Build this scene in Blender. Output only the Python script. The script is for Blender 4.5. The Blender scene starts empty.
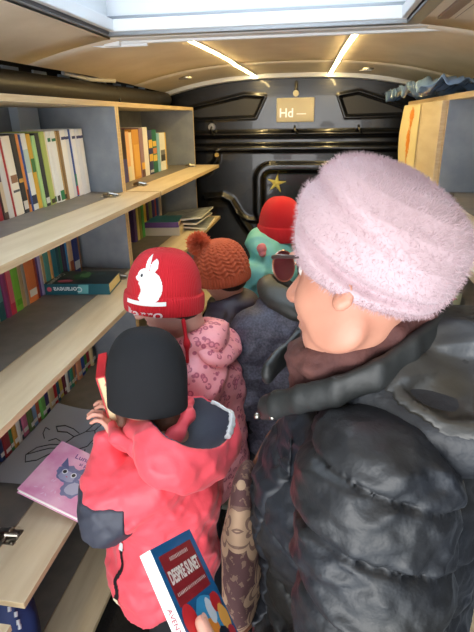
import bpy, math, random
import numpy as np
from mathutils import Vector, Matrix
from mathutils.bvhtree import BVHTree

sc = bpy.context.scene
COL = sc.collection

# ------------------------------------------------------------------ camera
F_PX = 490.0
_Y = np.array([85.0, -199.0, F_PX]); _b = (85 * 20 + F_PX * F_PX) / 199.0
_D = np.array([20.0, _b, F_PX])
_Y /= np.linalg.norm(_Y); _D /= np.linalg.norm(_D); _X = np.cross(_Y, -_D)
RW = np.array([_X, _Y, -_D])
cam_d = bpy.data.cameras.new('camera')
cam = bpy.data.objects.new('camera', cam_d); COL.objects.link(cam)
cx, cy, cz = Vector(RW[:, 0]), -Vector(RW[:, 1]), -Vector(RW[:, 2])
M4 = Matrix((cx, cy, cz)).transposed().to_4x4(); M4.translation = (0, 0, 1.65)
cam.matrix_world = M4
cam_d.sensor_fit = 'VERTICAL'; cam_d.sensor_height = 24.0
cam_d.lens = F_PX * 24.0 / 632.0
cam_d.clip_start = 0.02
sc.camera = cam

# ------------------------------------------------------------------ light
sc.view_settings.view_transform = 'Standard'
sc.view_settings.look = 'None'
sc.view_settings.gamma = 1.0
sc.view_settings.use_curve_mapping = False
sc.view_settings.exposure = 0.72
w = bpy.data.worlds.new('overcast_sky'); sc.world = w; w.use_nodes = True
bg = w.node_tree.nodes['Background']
bg.inputs[0].default_value = (0.80, 0.90, 1.0, 1); bg.inputs[1].default_value = 1.3

def area(name, loc, rot, sx, sy, power, col):
    d = bpy.data.lights.new(name, 'AREA'); d.shape = 'RECTANGLE'
    d.size = sx; d.size_y = sy; d.energy = power; d.color = col
    o = bpy.data.objects.new(name, d); COL.objects.link(o)
    o.location = loc; o.rotation_euler = rot
    return o
area('rear_door_daylight', (-0.45, -1.9, 1.05), (math.radians(103), 0, math.radians(-6)), 2.2, 1.9, 50, (1.0, 0.97, 0.93))
area('roof_hatch_daylight', (-0.22, 1.1, 2.16), (0, 0, 0), 0.85, 1.1, 10, (0.95, 0.98, 1.0))

# ------------------------------------------------------------------ materials
def lin(c):
    return tuple(((x / 255.0 + 0.055) / 1.055) ** 2.4 if x > 10 else x / 255.0 / 12.92 for x in c) + (1,)

_m = {}
def mat(name, rgb, rough=0.6, metal=0.0, bump=None, vary=None, emit=None, sheen=0.0, coat=0.0):
    """bump=(scale,strength,dist)  vary=(scale,rgb2,stretch)"""
    if name in _m: return _m[name]
    m = bpy.data.materials.new(name); m.use_nodes = True
    nt = m.node_tree; b = nt.nodes['Principled BSDF']
    b.inputs['Base Color'].default_value = lin(rgb)
    b.inputs['Roughness'].default_value = rough
    b.inputs['Metallic'].default_value = metal
    if sheen:
        b.inputs['Sheen Weight'].default_value = sheen; b.inputs['Sheen Roughness'].default_value = 0.5
    if coat: b.inputs['Coat Weight'].default_value = coat
    if emit:
        b.inputs['Emission Color'].default_value = lin(rgb); b.inputs['Emission Strength'].default_value = emit
    if bump or vary:
        tc = nt.nodes.new('ShaderNodeTexCoord')
        def noise(scale, stretch=(1, 1, 1), det=4):
            mp = nt.nodes.new('ShaderNodeMapping'); mp.inputs['Scale'].default_value = stretch
            nt.links.new(tc.outputs['Object'], mp.inputs[0])
            n = nt.nodes.new('ShaderNodeTexNoise'); n.inputs['Scale'].default_value = scale
            n.inputs['Detail'].default_value = det
            nt.links.new(mp.outputs[0], n.inputs['Vector']); return n
        if bump:
            n = noise(bump[0]); bp = nt.nodes.new('ShaderNodeBump')
            bp.inputs['Strength'].default_value = bump[1]; bp.inputs['Distance'].default_value = bump[2]
            nt.links.new(n.outputs['Fac'], bp.inputs['Height']); nt.links.new(bp.outputs[0], b.inputs['Normal'])
        if vary:
            n = noise(vary[0], vary[2] if len(vary) > 2 else (1, 1, 1), 6)
            r = nt.nodes.new('ShaderNodeValToRGB')
            r.color_ramp.elements[0].position = 0.35; r.color_ramp.elements[1].position = 0.65
            r.color_ramp.elements[0].color = lin(rgb); r.color_ramp.elements[1].color = lin(vary[1])
            nt.links.new(n.outputs['Fac'], r.inputs[0]); nt.links.new(r.outputs[0], b.inputs['Base Color'])
    _m[name] = m
    return m

def cmat(rgb, rough=0.5):
    return mat('print_%d_%d_%d' % tuple(rgb), rgb, rough)

birch = mat('birch', (222, 207, 178), 0.45, vary=(9, (208, 190, 158), (3, 0.35, 3)), bump=(60, .05, .001))
birch_edge = mat('birch_edge', (206, 184, 146), 0.55, vary=(30, (190, 165, 128), (1, .2, 4)))
concrete = mat('grey_laminate', (150, 156, 164), 0.6, vary=(14, (133, 141, 151)), bump=(40, .08, .001))
shelf_top = mat('dark_grey_laminate', (128, 122, 116), 0.5, vary=(20, (116, 112, 108)), bump=(300, .08, .0005))
chrome = mat('hinge_metal', (170, 165, 155), 0.28, 1.0)
black_metal = mat('black_painted_metal', (15, 16, 20), 0.27, coat=.3, bump=(30, .06, .001))
black_plain = mat('black_plastic', (22, 22, 24), 0.45)
headliner = mat('beige_headliner', (222, 208, 188), 0.9, vary=(5, (208, 193, 172)), bump=(160, .3, .002))
headliner_far = mat('grey_headliner', (214, 204, 188), 0.8, vary=(8, (204, 194, 178)), bump=(120, .2, .002))
white_pl = mat('white_plastic', (226, 228, 230), 0.4)
alu = mat('brushed_aluminium', (150, 154, 158), 0.35, .7)
paper_w = mat('white_paper', (236, 234, 228), 0.8)
skin = mat('skin', (222, 165, 145), 0.5, vary=(12, (208, 148, 128)))
skin_pale = mat('pale_skin', (226, 182, 166), 0.5, vary=(14, (214, 160, 146)))

# ------------------------------------------------------------------ mesh helpers
def link(name, me, parent=None, m=None, smooth=False):
    if m is not None:
        for q in (m if isinstance(m, (list, tuple)) else [m]): me.materials.append(q)
    if smooth: me.shade_smooth()
    o = bpy.data.objects.new(name, me); COL.objects.link(o)
    if parent is not None:
        o.parent = parent; o.matrix_parent_inverse = parent.matrix_world.inverted()
    return o

def tag(o, label=None, cat=None, group=None, kind=None):
    if label: o['label'] = label
    if cat: o['category'] = cat
    if group: o['group'] = group
    if kind: o['kind'] = kind
    return o

def empty(name, loc=(0, 0, 0), label=None, cat=None, group=None, kind=None):
    o = bpy.data.objects.new(name, None); COL.objects.link(o); o.empty_display_size = .05
    o.matrix_world = Matrix.Translation(loc)
    return tag(o, label, cat, group, kind)

class MB:
    def __init__(s): s.v = []; s.f = []; s.m = []
    def add(s, vs, fs, mi=0):
        n = len(s.v); s.v += [tuple(map(float, q)) for q in vs]; s.f += [tuple(i + n for i in q) for q in fs]; s.m += [mi] * len(fs) if isinstance(mi, int) else list(mi)
        return s
    def box(s, lo, hi, mi=0, bev=0.0, T=None):
        """mi: int or dict of 'x-','x+','y-','y+','z-','z+' -> material index"""
        x0, y0, z0 = lo; x1, y1, z1 = hi
        vs = [(x0, y0, z0), (x1, y0, z0), (x1, y1, z0), (x0, y1, z0), (x0, y0, z1), (x1, y0, z1), (x1, y1, z1), (x0, y1, z1)]
        fs = [(0, 3, 2, 1), (4, 5, 6, 7), (0, 1, 5, 4), (2, 3, 7, 6), (1, 2, 6, 5), (3, 0, 4, 7)]
        keys = ['z-', 'z+', 'y-', 'y+', 'x+', 'x-']
        mm = [mi] * 6 if isinstance(mi, int) else [mi.get(k, mi.get('', 0)) for k in keys]
        if T is not None: vs = [tuple(T @ Vector(v)) for v in vs]
        return s.add(vs, fs, mm)
    def tube(s, pts, r, n=10, mi=0, cap=True):
        pts = [Vector(p) for p in pts]; rs = r if isinstance(r, (list, tuple)) else [r] * len(pts)
        vs = []; fs = []; up = Vector((0, 0, 1)); prev = None
        for i, p in enumerate(pts):
            t = (pts[min(i + 1, len(pts) - 1)] - pts[max(i - 1, 0)]).normalized()
            if prev is None: a = t.cross(up if abs(t.z) < .9 else Vector((1, 0, 0))).normalized()
            else: a = (prev - t * prev.dot(t)).normalized()
            prev = a; b = t.cross(a)
            for k in range(n):
                an = 2 * math.pi * k / n; vs.append(p + (a * math.cos(an) + b * math.sin(an)) * rs[i])
        for i in range(len(pts) - 1):
            for k in range(n):
                fs.append((i * n + k, i * n + (k + 1) % n, (i + 1) * n + (k + 1) % n, (i + 1) * n + k))
        if cap: fs.append(tuple(range(n))[::-1]); fs.append(tuple((len(pts) - 1) * n + k for k in range(n)))
        return s.add(vs, fs, mi)
    def build(s, name, m, parent=None, smooth=False, bevel=0.0):
        me = bpy.data.meshes.new(name); me.from_pydata(s.v, [], s.f); 
        o = link(name, me, parent, m, smooth)
        me.polygons.foreach_set('material_index', s.m); me.update()
        if bevel:
            md = o.modifiers.new('bevel', 'BEVEL'); md.width = bevel; md.segments = 2; md.limit_method = 'ANGLE'
        return o

def np_mesh(name, V, Fq, m, parent=None, smooth=True):
    me = bpy.data.meshes.new(name)
    me.vertices.add(len(V)); me.vertices.foreach_set('co', np.asarray(V, np.float32).ravel())
    k = Fq.shape[1]
    me.loops.add(Fq.size); me.loops.foreach_set('vertex_index', Fq.astype(np.int32).ravel())
    me.polygons.add(len(Fq)); me.polygons.foreach_set('loop_start', np.arange(0, Fq.size, k, dtype=np.int32))
    me.update(calc_edges=True); me.validate()
    o = link(name, me, parent, m, smooth)
    return o

# ------------------------------------------------------------------ signed distance modelling
def vec(*a): return np.array(a, np.float32)
def cap(P, a, b, ra, rb=None):
    a = np.asarray(a, np.float32); b = np.asarray(b, np.float32); rb = ra if rb is None else rb
    d = b - a; t = np.clip(((P - a) @ d) / max(float(d @ d), 1e-9), 0, 1)
    return np.linalg.norm(P - a - t[:, None] * d, axis=1) - (ra + (rb - ra) * t)
def ell(P, c, r, R=None):
    Q = P - np.asarray(c, np.float32)
    if R is not None: Q = Q @ np.asarray(R, np.float32).T
    r = np.asarray(r, np.float32)
    k0 = np.linalg.norm(Q / r, axis=1); k1 = np.linalg.norm(Q / (r * r), axis=1)
    return k0 * (k0 - 1) / np.maximum(k1, 1e-6)
def su(a, b, k):
    h = np.maximum(k - np.abs(a - b), 0) / k
    return np.minimum(a, b) - h * h * k * .25
def sub(a, b, k): return -su(-a, b, k)
def chain(P, pts, rs, k=.02):
    d = None
    for i in range(len(pts) - 1):
        q = cap(P, pts[i], pts[i + 1], rs[i], rs[i + 1]); d = q if d is None else su(d, q, k)
    return d
def wav(P, f, seed=0.0):
    x, y, z = P[:, 0] * f + seed, P[:, 1] * f + seed * 1.7, P[:, 2] * f - seed
    a = np.sin(x + 1.6 * np.sin(y * .9 + z * .4)) + np.sin(y * 1.1 + 1.5 * np.sin(z * 1.2 - x * .5)) + np.sin(z * .9 + 1.4 * np.sin(x * 1.1 + y * .6))
    return a / 3
def folds(P, f, amp, seed=0.0, st=(1, 1, 1)):
    Q = P * np.asarray(st, np.float32)
    return amp * (1 - np.abs(wav(Q, f, seed)) * 2.2) * .5 + amp * .4 * wav(Q, f * 2.3, seed + 4)

def nets(f, lo, hi, h, zs=None):
    ax = [np.arange(lo[i] - 2 * h, hi[i] + 2 * h, h, dtype=np.float32) for i in range(3)]
    if zs is not None: ax[2] = np.asarray(zs, np.float32)
    n = [len(a) for a in ax]; st = 5
    def grid(a, b, c):
        G = np.stack(np.meshgrid(a, b, c, indexing='ij'), -1); return G.reshape(-1, 3), G.shape[:3]
    cen = [a[np.minimum(np.arange(0, len(a), st) + st // 2, len(a) - 1)] for a in ax]
    Pc, sh = grid(*cen); dc = f(Pc).reshape(sh)
    stepz = max(np.diff(ax[2]).max(), h)
    rad = math.sqrt(2 * (h * st) ** 2 + (stepz * st) ** 2) * .9 + .015
    near = np.abs(dc) < rad
    up = lambda A: np.repeat(np.repeat(np.repeat(A, st, 0), st, 1), st, 2)[:n[0], :n[1], :n[2]]
    V = up(np.where(dc < 0, -1.0, 1.0).astype(np.float32)).copy(); msk = up(near)
    I = np.argwhere(msk)
    for s0 in range(0, len(I), 400000):
        J = I[s0:s0 + 400000]
        P = np.stack([ax[0][J[:, 0]], ax[1][J[:, 1]], ax[2][J[:, 2]]], -1)
        V[J[:, 0], J[:, 1], J[:, 2]] = f(P)
    V[0] = 1; V[-1] = 1; V[:, 0] = 1; V[:, -1] = 1; V[:, :, 0] = 1; V[:, :, -1] = 1
    S = V < 0
    c = np.zeros([k - 1 for k in n], np.int8)
    offs = [(a, b, d) for a in (0, 1) for b in (0, 1) for d in (0, 1)]
    for a, b, d in offs: c += S[a:n[0] - 1 + a, b:n[1] - 1 + b, d:n[2] - 1 + d]
    act = (c > 0) & (c < 8)
    ids = -np.ones(act.shape, np.int64); J = np.argwhere(act); ids[act] = np.arange(len(J))
    C = {o: V[J[:, 0] + o[0], J[:, 1] + o[1], J[:, 2] + o[2]] for o in offs}
    acc = np.zeros((len(J), 3)); cnt = np.zeros(len(J))
    for o in offs:
        for k in range(3):
            if o[k] == 0:
                o2 = list(o); o2[k] = 1; A = C[o]; B = C[tuple(o2)]
                x = (A < 0) != (B < 0); t = np.where(x, A / np.where(x, A - B, 1), 0)
                p = np.tile(np.array(o, float), (len(J), 1)); p[:, k] = t
                acc += p * x[:, None]; cnt += x
    L = acc / cnt[:, None]
    W = np.empty_like(L)
    for k in range(3):
        a = ax[k]; W[:, k] = a[J[:, k]] + L[:, k] * (a[J[:, k] + 1] - a[J[:, k]])
    Q = []
    for k in range(3):
        sl0 = [slice(None)] * 3; sl1 = [slice(None)] * 3; sl0[k] = slice(0, -1); sl1[k] = slice(1, None)
        x = S[tuple(sl0)] != S[tuple(sl1)]; E = np.argwhere(x); neg = S[tuple(sl0)][x]
        u, v = [(1, 2), (2, 0), (0, 1)][k]
        ok = (E[:, u] > 0) & (E[:, v] > 0) & (E[:, u] < n[u] - 1) & (E[:, v] < n[v] - 1); E = E[ok]; neg = neg[ok]
        def cid(du, dv):
            T = E.copy(); T[:, u] += du; T[:, v] += dv; return ids[T[:, 0], T[:, 1], T[:, 2]]
        q = np.stack([cid(-1, -1), cid(0, -1), cid(0, 0), cid(-1, 0)], -1)
        q[~neg] = q[~neg][:, ::-1]; Q.append(q)
    Q = np.concatenate(Q); Q = Q[(Q >= 0).all(1)]
    return W, Q

def sdf_obj(name, f, lo, hi, h, m, parent=None, zs=None):
    V, Q = nets(f, lo, hi, h, zs)
    o = np_mesh(name, V, Q, m, parent); return o

def bvh(o):
    mw = o.matrix_world
    return BVHTree.FromPolygons([mw @ v.co for v in o.data.vertices], [tuple(p.vertices) for p in o.data.polygons])

def frame(F, up=(0, 0, 1)):
    F = np.array(F, float); F /= np.linalg.norm(F); u = np.array(up, float)
    L = np.cross(u, F); L /= np.linalg.norm(L); U = np.cross(F, L)
    return np.array([F, L, U])

def text2d(s, size, bold=0.0):
    cu = bpy.data.curves.new('t', 'FONT'); cu.body = s; cu.size = size; cu.offset = bold; cu.align_x = 'CENTER'; cu.align_y = 'CENTER'
    o = bpy.data.objects.new('t', cu); COL.objects.link(o)
    bpy.context.view_layer.update()
    me = o.evaluated_get(bpy.context.evaluated_depsgraph_get()).to_mesh()
    V = np.array([v.co[:] for v in me.vertices]); Fc = [tuple(p.vertices) for p in me.polygons]
    bpy.data.objects.remove(o); return V, Fc

def grid2d(f, x0, x1, y0, y1, h):
    """solid 2D shape (f<0) as little quads"""
    nx = int((x1 - x0) / h); ny = int((y1 - y0) / h); idx = {}; V = []; Fc = []
    def g(i, j):
        if (i, j) not in idx: idx[(i, j)] = len(V); V.append((x0 + i * h, y0 + j * h, 0))
        return idx[(i, j)]
    for i in range(nx):
        for j in range(ny):
            if f(x0 + (i + .5) * h, y0 + (j + .5) * h) < 0: Fc.append((g(i, j), g(i + 1, j), g(i + 1, j + 1), g(i, j + 1)))
    return np.array(V), Fc

def place2d(name, V, Fc, o, ex, ey, m, parent, off=0.0, thick=0.0):
    """flat shape at origin o with axes ex, ey"""
    ex = Vector(ex); ey = Vector(ey); n = ex.cross(ey).normalized()
    P = [Vector(o) + ex * v[0] + ey * v[1] + n * off for v in V]
    me = bpy.data.meshes.new(name); me.from_pydata(P, [], Fc); return link(name, me, parent, m)

def wrap2d(name, V, Fc, tree, o, ex, ey, m, parent, off=.0015, toward=None):
    ex = Vector(ex).normalized(); ey = Vector(ey).normalized(); n = ex.cross(ey).normalized(); o = Vector(o)
    P = []
    for v in V:
        p = o + ex * v[0] + ey * v[1] + n * .1
        d = -n if toward is None else (Vector(toward) - p).normalized()
        h = tree.ray_cast(p, d, .4)
        P.append(h[0] - d * off if h[0] is not None else p + d * .1)
    me = bpy.data.meshes.new(name); me.from_pydata(P, [], Fc); return link(name, me, parent, m, True)

# ================================================================== STRUCTURE
# floor
fl = mat('black_rubber_floor', (20, 19, 20), 0.7, bump=(120, .5, .004), vary=(60, (30, 28, 29)))
MB().box((-1.2, -.3, -.04), (.85, 3.45, 0), 0).build('floor', fl)['kind'] = 'structure'
COLW = mat('dark_wall', (44, 45, 50), .6, bump=(30, .1, .002))
def wall(name, lo, hi, m):
    o = MB().box(lo, hi).build(name, m); o['kind'] = 'structure'; return o
wall('wall_left', (-1.26, -.3, 0), (-1.2, 3.45, 1.86), COLW)
wall('wall_right', (.85, -.3, 0), (.91, 3.45, 1.86), COLW)

# ceiling (curved, with the hatch opening cut out)
HX0, HX1, HY0, HY1 = -.70, .25, .55, 1.75
def ceil_z(x, y): return 1.925 - .105 * min(abs((x + .19) / .86), 1.25) ** 2.6 - .022 * max(0, (y - 2.2) / 1.2) ** 1.5
def sheet(y0, y1, x0, x1, nx, ny, dz=0):
    V = []; Fc = []
    for j in range(ny + 1):
        for i in range(nx + 1):
            x = x0 + (x1 - x0) * i / nx; y = y0 + (y1 - y0) * j / ny; V.append((x, y, ceil_z(x, y) + dz))
    for j in range(ny):
        for i in range(nx):
            a = j * (nx + 1) + i; Fc.append((a, a + nx + 1, a + nx + 2, a + 1))
    n = len(V); V += [(x, y, z + .03) for x, y, z in V]; Fc += [tuple(k + n for k in f[::-1]) for f in Fc]
    for i in range(nx):   # front and back lips
        Fc.append((i, i + 1, n + i + 1, n + i)); b = ny * (nx + 1); Fc.append((b + i + 1, b + i, n + b + i, n + b + i + 1))
    return V, Fc
cm = MB()
cm.add(*sheet(HY1, 2.82, -1.01, .87, 40, 10))
cm.add(*sheet(-.3, HY1, -1.01, HX0, 12, 14)); cm.add(*sheet(-.3, HY1, HX1, .87, 14, 14)); cm.add(*sheet(-.3, HY0, HX0, HX1, 20, 6))
c = cm.build('ceiling', headliner, smooth=True); c['kind'] = 'structure'
wall('ceiling_roof_skin', (-1.26, -.3, 1.865), (-.985, 3.47, 1.885), COLW)
cm = MB().add(*sheet(2.80, 3.45, -1.01, .87, 40, 6, -.0015)); c = cm.build('ceiling_far_panel', headliner_far, smooth=True); c['kind'] = 'structure'

# roof hatch
hz = 1.925
h = empty('window_1', (-.22, 1.2, hz)); h['kind'] = 'structure'
def ring(name, x0, x1, y0, y1, w, z0, z1, m, par, bev=.004):
    b = MB(); b.box((x0, y0, z0), (x1, y0 + w, z1)); b.box((x0, y1 - w, z0), (x1, y1, z1)); b.box((x0, y0 + w, z0), (x0 + w, y1 - w, z1)); b.box((x1 - w, y0 + w, z0), (x1, y1 - w, z1))
    return b.build(name, m, par, bevel=bev)
ring('frame', -.86, .40, .45, 1.825, .075, 1.900, 1.925, white_pl, h, .010)
ring('outer_lip', -.875, .415, .435, 1.838, .02, 1.893, 1.905, white_pl, h, .004)
ring('inner_frame', -.735, .275, .57, 1.765, .04, 1.903, 1.96, alu, h, .003)
ring('blind_rail', -.69, .235, .61, 1.737, .018, 1.915, 1.95, white_pl, h, .003)
ring('frame_seal', -.70, .243, .595, 1.745, .008, 1.908, 1.935, mat('grey_seal', (95, 98, 104), .5), h, .002)
ring('well', -.72, .26, .58, 1.765, .02, 1.93, 2.12, white_pl, h, .002)
gl = mat('hatch_glass', (225, 238, 250), .25)
gl.node_tree.nodes['Principled BSDF'].inputs['Transmission Weight'].default_value = .85
MB().box((-.72, .58, 2.10), (.26, 1.765, 2.106)).build('pane', gl, h)
b = MB()
for i in range(6): b.box((-.835, 1.50 - i * .085, 1.896), (-.79, 1.545 - i * .085, 1.902))
b.build('vent_slot', mat('slot_brown', (150, 128, 112), .6), h)
MB().box((-.745, 1.80, 1.885), (-.69, 1.825, 1.9)).tube([(-.80, 1.77, 1.892), (-.76, 1.82, 1.888), (-.60, 1.83, 1.89)], .006).build('latch', mat('clear_plastic', (235, 238, 242), .15), h)
b = MB()
for i in range(2): b.box((.30 + i * .045, 1.3, 1.894), (.33 + i * .045, 1.62, 1.901))
b.build('vent_slot', _m['slot_brown'], h)

# LED strips (light sources)
led = mat('warm_led', (255, 222, 150), .5, emit=50)
for x0, x1, lb in ((-.49, -.42, 'warm white light strip crossing the ceiling above the bookshelves'), (.105, .035, 'warm white light strip on the ceiling nearer the closed cupboard doors')):
    V = []; n = 12; b = MB(); bb = MB()
    for j in range(n):
        ya = 1.89 + (3.38 - 1.89) * j / n; yb = 1.89 + (3.38 - 1.89) * (j + 1) / n
        xa = x0 + (x1 - x0) * j / n; xb = x0 + (x1 - x0) * (j + 1) / n; za = ceil_z(xa, ya) - (.006 if ya > 2.7 else 0); zb = ceil_z(xb, yb) - (.006 if yb > 2.7 else 0)
        for q, wd, z1_, z0_ in ((b, .008, -.004, -.007), (bb, .012, -.004, .004)):
            q.add([(xa - wd, ya, za + z0_), (xa + wd, ya, za + z0_), (xb + wd, yb, zb + z0_), (xb - wd, yb, zb + z0_), (xa - wd, ya, za + z1_), (xa + wd, ya, za + z1_), (xb + wd, yb, zb + z1_), (xb - wd, yb, zb + z1_)],
                  [(0, 3, 2, 1), (4, 5, 6, 7), (1, 2, 6, 5), (3, 0, 4, 7), (0, 1, 5, 4), (2, 3, 7, 6)])
    e = empty('light_strip', (x0, 1.89, 1.9), lb, 'light')
    bb.build('channel', white_pl, e); b.build('diffuser', led, e)
# small chrome fittings on the ceiling
for x, y, lb in ((-.765, 2.99, 'small metal fitting on the ceiling near the bookshelf corner'), (.235, 3.03, 'small oblong metal fitting on the ceiling near the cupboard')):
    z = ceil_z(x, y) - .006
    e = empty('ceiling_fitting', (x, y, z), lb, 'fitting')
    MB().tube([(x, y, z + .002), (x, y, z - .006)], .030, 20).build('plate', chrome, e)
    MB().box((x - .045, y - .012, z - .014), (x + .02, y + .012, z - .005)).build('clasp', chrome, e, bevel=.003)

# white trim arch in front of the bulkhead
b = MB(); pts = []
for i in range(41):
    x = -1.03 + 1.69 * i / 40; pts.append((x, 3.36, ceil_z(x, 3.36) - .016))
for k in range(40):
    (xa, ya, za), (xb, yb, zb) = pts[k], pts[k + 1]
    b.add([(xa, ya - .02, za + .016), (xa, ya - .02, za - .008), (xa, ya + .02, za - .012), (xa, ya + .02, za + .016), (xb, yb - .02, zb + .016), (xb, yb - .02, zb - .008), (xb, yb + .02, zb - .012), (xb, yb + .02, zb + .016)],
          [(0, 4, 5, 1), (1, 5, 6, 2), (2, 6, 7, 3), (3, 7, 4, 0)])
b.tube([(.655, 3.36, 1.80), (.66, 3.36, 1.70), (.66, 3.36, 1.2)], .012)
b.build('trim_1', mat('trim_white', (214, 216, 218), .45), smooth=False)['kind'] = 'structure'

# bulkhead pressed from black sheet metal
def sd_box2(x, y, cx_, cy_, hx, hy, r):
    qx = np.abs(x - cx_) - hx + r; qy = np.abs(y - cy_) - hy + r
    return np.sqrt(np.maximum(qx, 0) ** 2 + np.maximum(qy, 0) ** 2) + np.minimum(np.maximum(qx, qy), 0) - r
def sd_poly(x, y, P):
    d = np.full(x.shape, 1e9); s = np.ones(x.shape); n = len(P)
    for i in range(n):
        j = (i - 1) % n; ex, ey = P[j][0] - P[i][0], P[j][1] - P[i][1]; wx, wy = x - P[i][0], y - P[i][1]
        t = np.clip((wx * ex + wy * ey) / (ex * ex + ey * ey), 0, 1); d = np.minimum(d, (wx - ex * t) ** 2 + (wy - ey * t) ** 2)
        c1 = y >= P[i][1]; c2 = y < P[j][1]; c3 = ex * wy > ey * wx
        s = np.where((c1 & c2 & c3) | (~c1 & ~c2 & ~c3), -s, s)
    return s * np.sqrt(d)
def sd_line(x, y, P):
    d = np.full(x.shape, 1e9)
    for a, b_ in zip(P[:-1], P[1:]):
        ex, ey = b_[0] - a[0], b_[1] - a[1]; t = np.clip(((x - a[0]) * ex + (y - a[1]) * ey) / (ex * ex + ey * ey), 0, 1)
        d = np.minimum(d, np.hypot(x - a[0] - ex * t, y - a[1] - ey * t))
    return d
xs = np.linspace(-1.2, .85, 340); zs = np.concatenate([np.linspace(0, .7, 30), np.linspace(.705, 1.92, 270)])
GX, GZ = np.meshgrid(xs, zs, indexing='ij')
H = np.zeros_like(GX)
sm = lambda d, w_: 1 / (1 + np.exp(d / w_ * 4))
H += .020 * np.exp(-((GZ - 1.553) / .014) ** 2) + .020 * sm(np.abs(GZ - 1.463) - .018, .014)
H -= .012 * sm(np.abs(GZ - 1.510) - .020, .01)
# lower recess field with starfish
top = 1.40
d = sd_box2(GX, GZ, .03, 1.16, .46, .21, .11); H += .020 * sm(d - .0, .014) - .034 * sm(d + .055, .014)
d = sd_poly(GX, GZ, [(-.93, 1.70), (-.50, 1.785), (-.37, 1.775), (-.43, 1.655), (-.80, 1.645), (-.93, 1.66)]); H -= .016 * sm(d, .01) ; H += .010 * np.exp(-((d) / .010) ** 2)
d = sd_poly(GX, GZ, [(.10, 1.77), (.22, 1.79), (.50, 1.70), (.52, 1.655), (.15, 1.65)]); H -= .016 * sm(d, .01); H += .010 * np.exp(-((d) / .010) ** 2)
H += .016 * np.exp(-(sd_line(GX, GZ, [(-1.1, 1.27), (-.86, 1.28), (-.75, 1.32), (-.69, 1.39), (-.685, 1.44)]) / .016) ** 2)
H += .020 * np.exp(-(sd_line(GX, GZ, [(-.78, 1.14), (-.66, 1.15), (-.60, 1.12), (-.53, 1.0), (-.46, .9), (-.40, .75)]) / .020) ** 2)
H += .016 * np.exp(-(sd_line(GX, GZ, [(-.56, 1.04), (-.48, .99), (-.40, .985), (-.30, .985)]) / .014) ** 2)
edge = np.zeros_like(GX)
Vb = np.stack([GX, 3.415 - H, GZ], -1).reshape(-1, 3)
nX, nZ = GX.shape; ii, jj = np.meshgrid(np.arange(nX - 1), np.arange(nZ - 1), indexing='ij'); a = (ii * nZ + jj).ravel()
Q = np.stack([a, a + nZ, a + nZ + 1, a + 1], -1)
wl = np_mesh('wall_back', Vb, Q, black_metal); wl['kind'] = 'structure'
MB().box((-1.22, 3.43, 0), (.87, 3.47, 1.95)).build('wall_back_outer', COLW)['kind'] = 'structure'
# things on the bulkhead
pl = empty('notice_plate', (-.165, 3.38, 1.7), 'cream square plate with silver lettering fixed high on the black bulkhead', 'plate')
MB().box((-.288, 3.375, 1.622), (-.05, 3.390, 1.765)).build('board', mat('cream_board', (176, 168, 146), .5), pl, bevel=.006)
V, Fc = text2d('Hd', .075, .001); place2d('lettering', V, Fc, (-.225, 3.3735, 1.675), (1, 0, 0), (0, 0, 1), mat('silver_paint', (236, 238, 240), .35, .2), pl)
MB().box((-.16, 3.3725, 1.668), (-.10, 3.3745, 1.673)).build('dash_mark', _m['silver_paint'], pl)
MB().tube([(-.168, 3.40, 1.79), (-.168, 3.375, 1.79)], .018, 14).build('mount_screw', mat('screw_cream', (196, 186, 150), .4), pl)
MB().tube([(-.168, 3.395, 1.86), (-.168, 3.385, 1.79)], .010, 8).build('mount_rod', black_metal, pl)
for x, lb in ((-.715, 'dark metal coat hook left of the cream plate'), (-.17, 'dark metal coat hook directly under the cream plate'), (.23, 'dark metal coat hook under the trapezoid recess')):
    e = empty('coat_hook', (x, 3.4, 1.6), lb, 'hook')
    MB().tube([(x, 3.42, 1.60), (x, 3.385, 1.60)], .022, 14).build('base', chrome if x < -.5 else black_metal, e)
    MB().tube([(x, 3.39, 1.60), (x, 3.36, 1.585), (x + .01, 3.35, 1.565), (x + .02, 3.36, 1.55)], .007, 8).build('prong', black_metal, e)
for x, z, lb in ((-.685, 1.425, 'brass coloured bolt at the elbow of the curved rib'), ):
    tag(MB().tube([(x, 3.40, z), (x, 3.378, z)], .014, 12).build('bolt', mat('brass', (190, 160, 90), .35, .9)), lb, 'bolt')
b = MB(); P = []
for k in range(10):
    r = .066 if k % 2 == 0 else .020; an = math.radians(90 - 8 + k * 36); P.append((-.285 + r * math.cos(an), 3.402, 1.238 + r * math.sin(an)))
P2 = [(x, 3.43, z) for x, _, z in P]; cen = [(-.285, 3.395, 1.238)]
Vs = P + P2 + cen; b.add(Vs, [(k, (k + 1) % 10, 20) for k in range(10)] + [((k + 1) % 10, k, 10 + k, 10 + (k + 1) % 10) for k in range(10)])
tag(b.build('starfish', mat('starfish_yellow', (205, 196, 110), .6)), 'small yellow five-armed starfish stuck on the black bulkhead', 'starfish')

# rail and window strip above left cabinets
e = empty('side_rail', (-1.08, 1.8, 1.78), 'dark padded rail running between cabinet tops and ceiling', 'rail')
MB().tube([(-1.06, -.2, 1.768), (-1.06, 1.2, 1.769), (-1.05, 2.3, 1.769), (-1.03, 3.1, 1.769), (-1.0, 3.34, 1.77)], [.047, .047, .046, .045, .04], 18).build('tube', mat('dark_vinyl', (52, 50, 49), .42, bump=(25, .2, .004)), e, smooth=True)
MB().tube([(-1.13, 2.55, 1.71), (-1.085, 2.55, 1.82), (-1.01, 2.55, 1.80), (-1.0, 2.55, 1.73)], .006).build('cable_tie', black_plain, e)
for i in range(9): MB().box((-1.112, 1.55 + i * .20, 1.795), (-1.105, 1.65 + i * .20, 1.835)).build('light_slot', mat('pale_slot', (196, 208, 222), .4), e)
MB().box((-1.13, -.2, 1.72), (-1.113, 3.3, 1.865)).build('backing_strip', black_plain, e)
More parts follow.
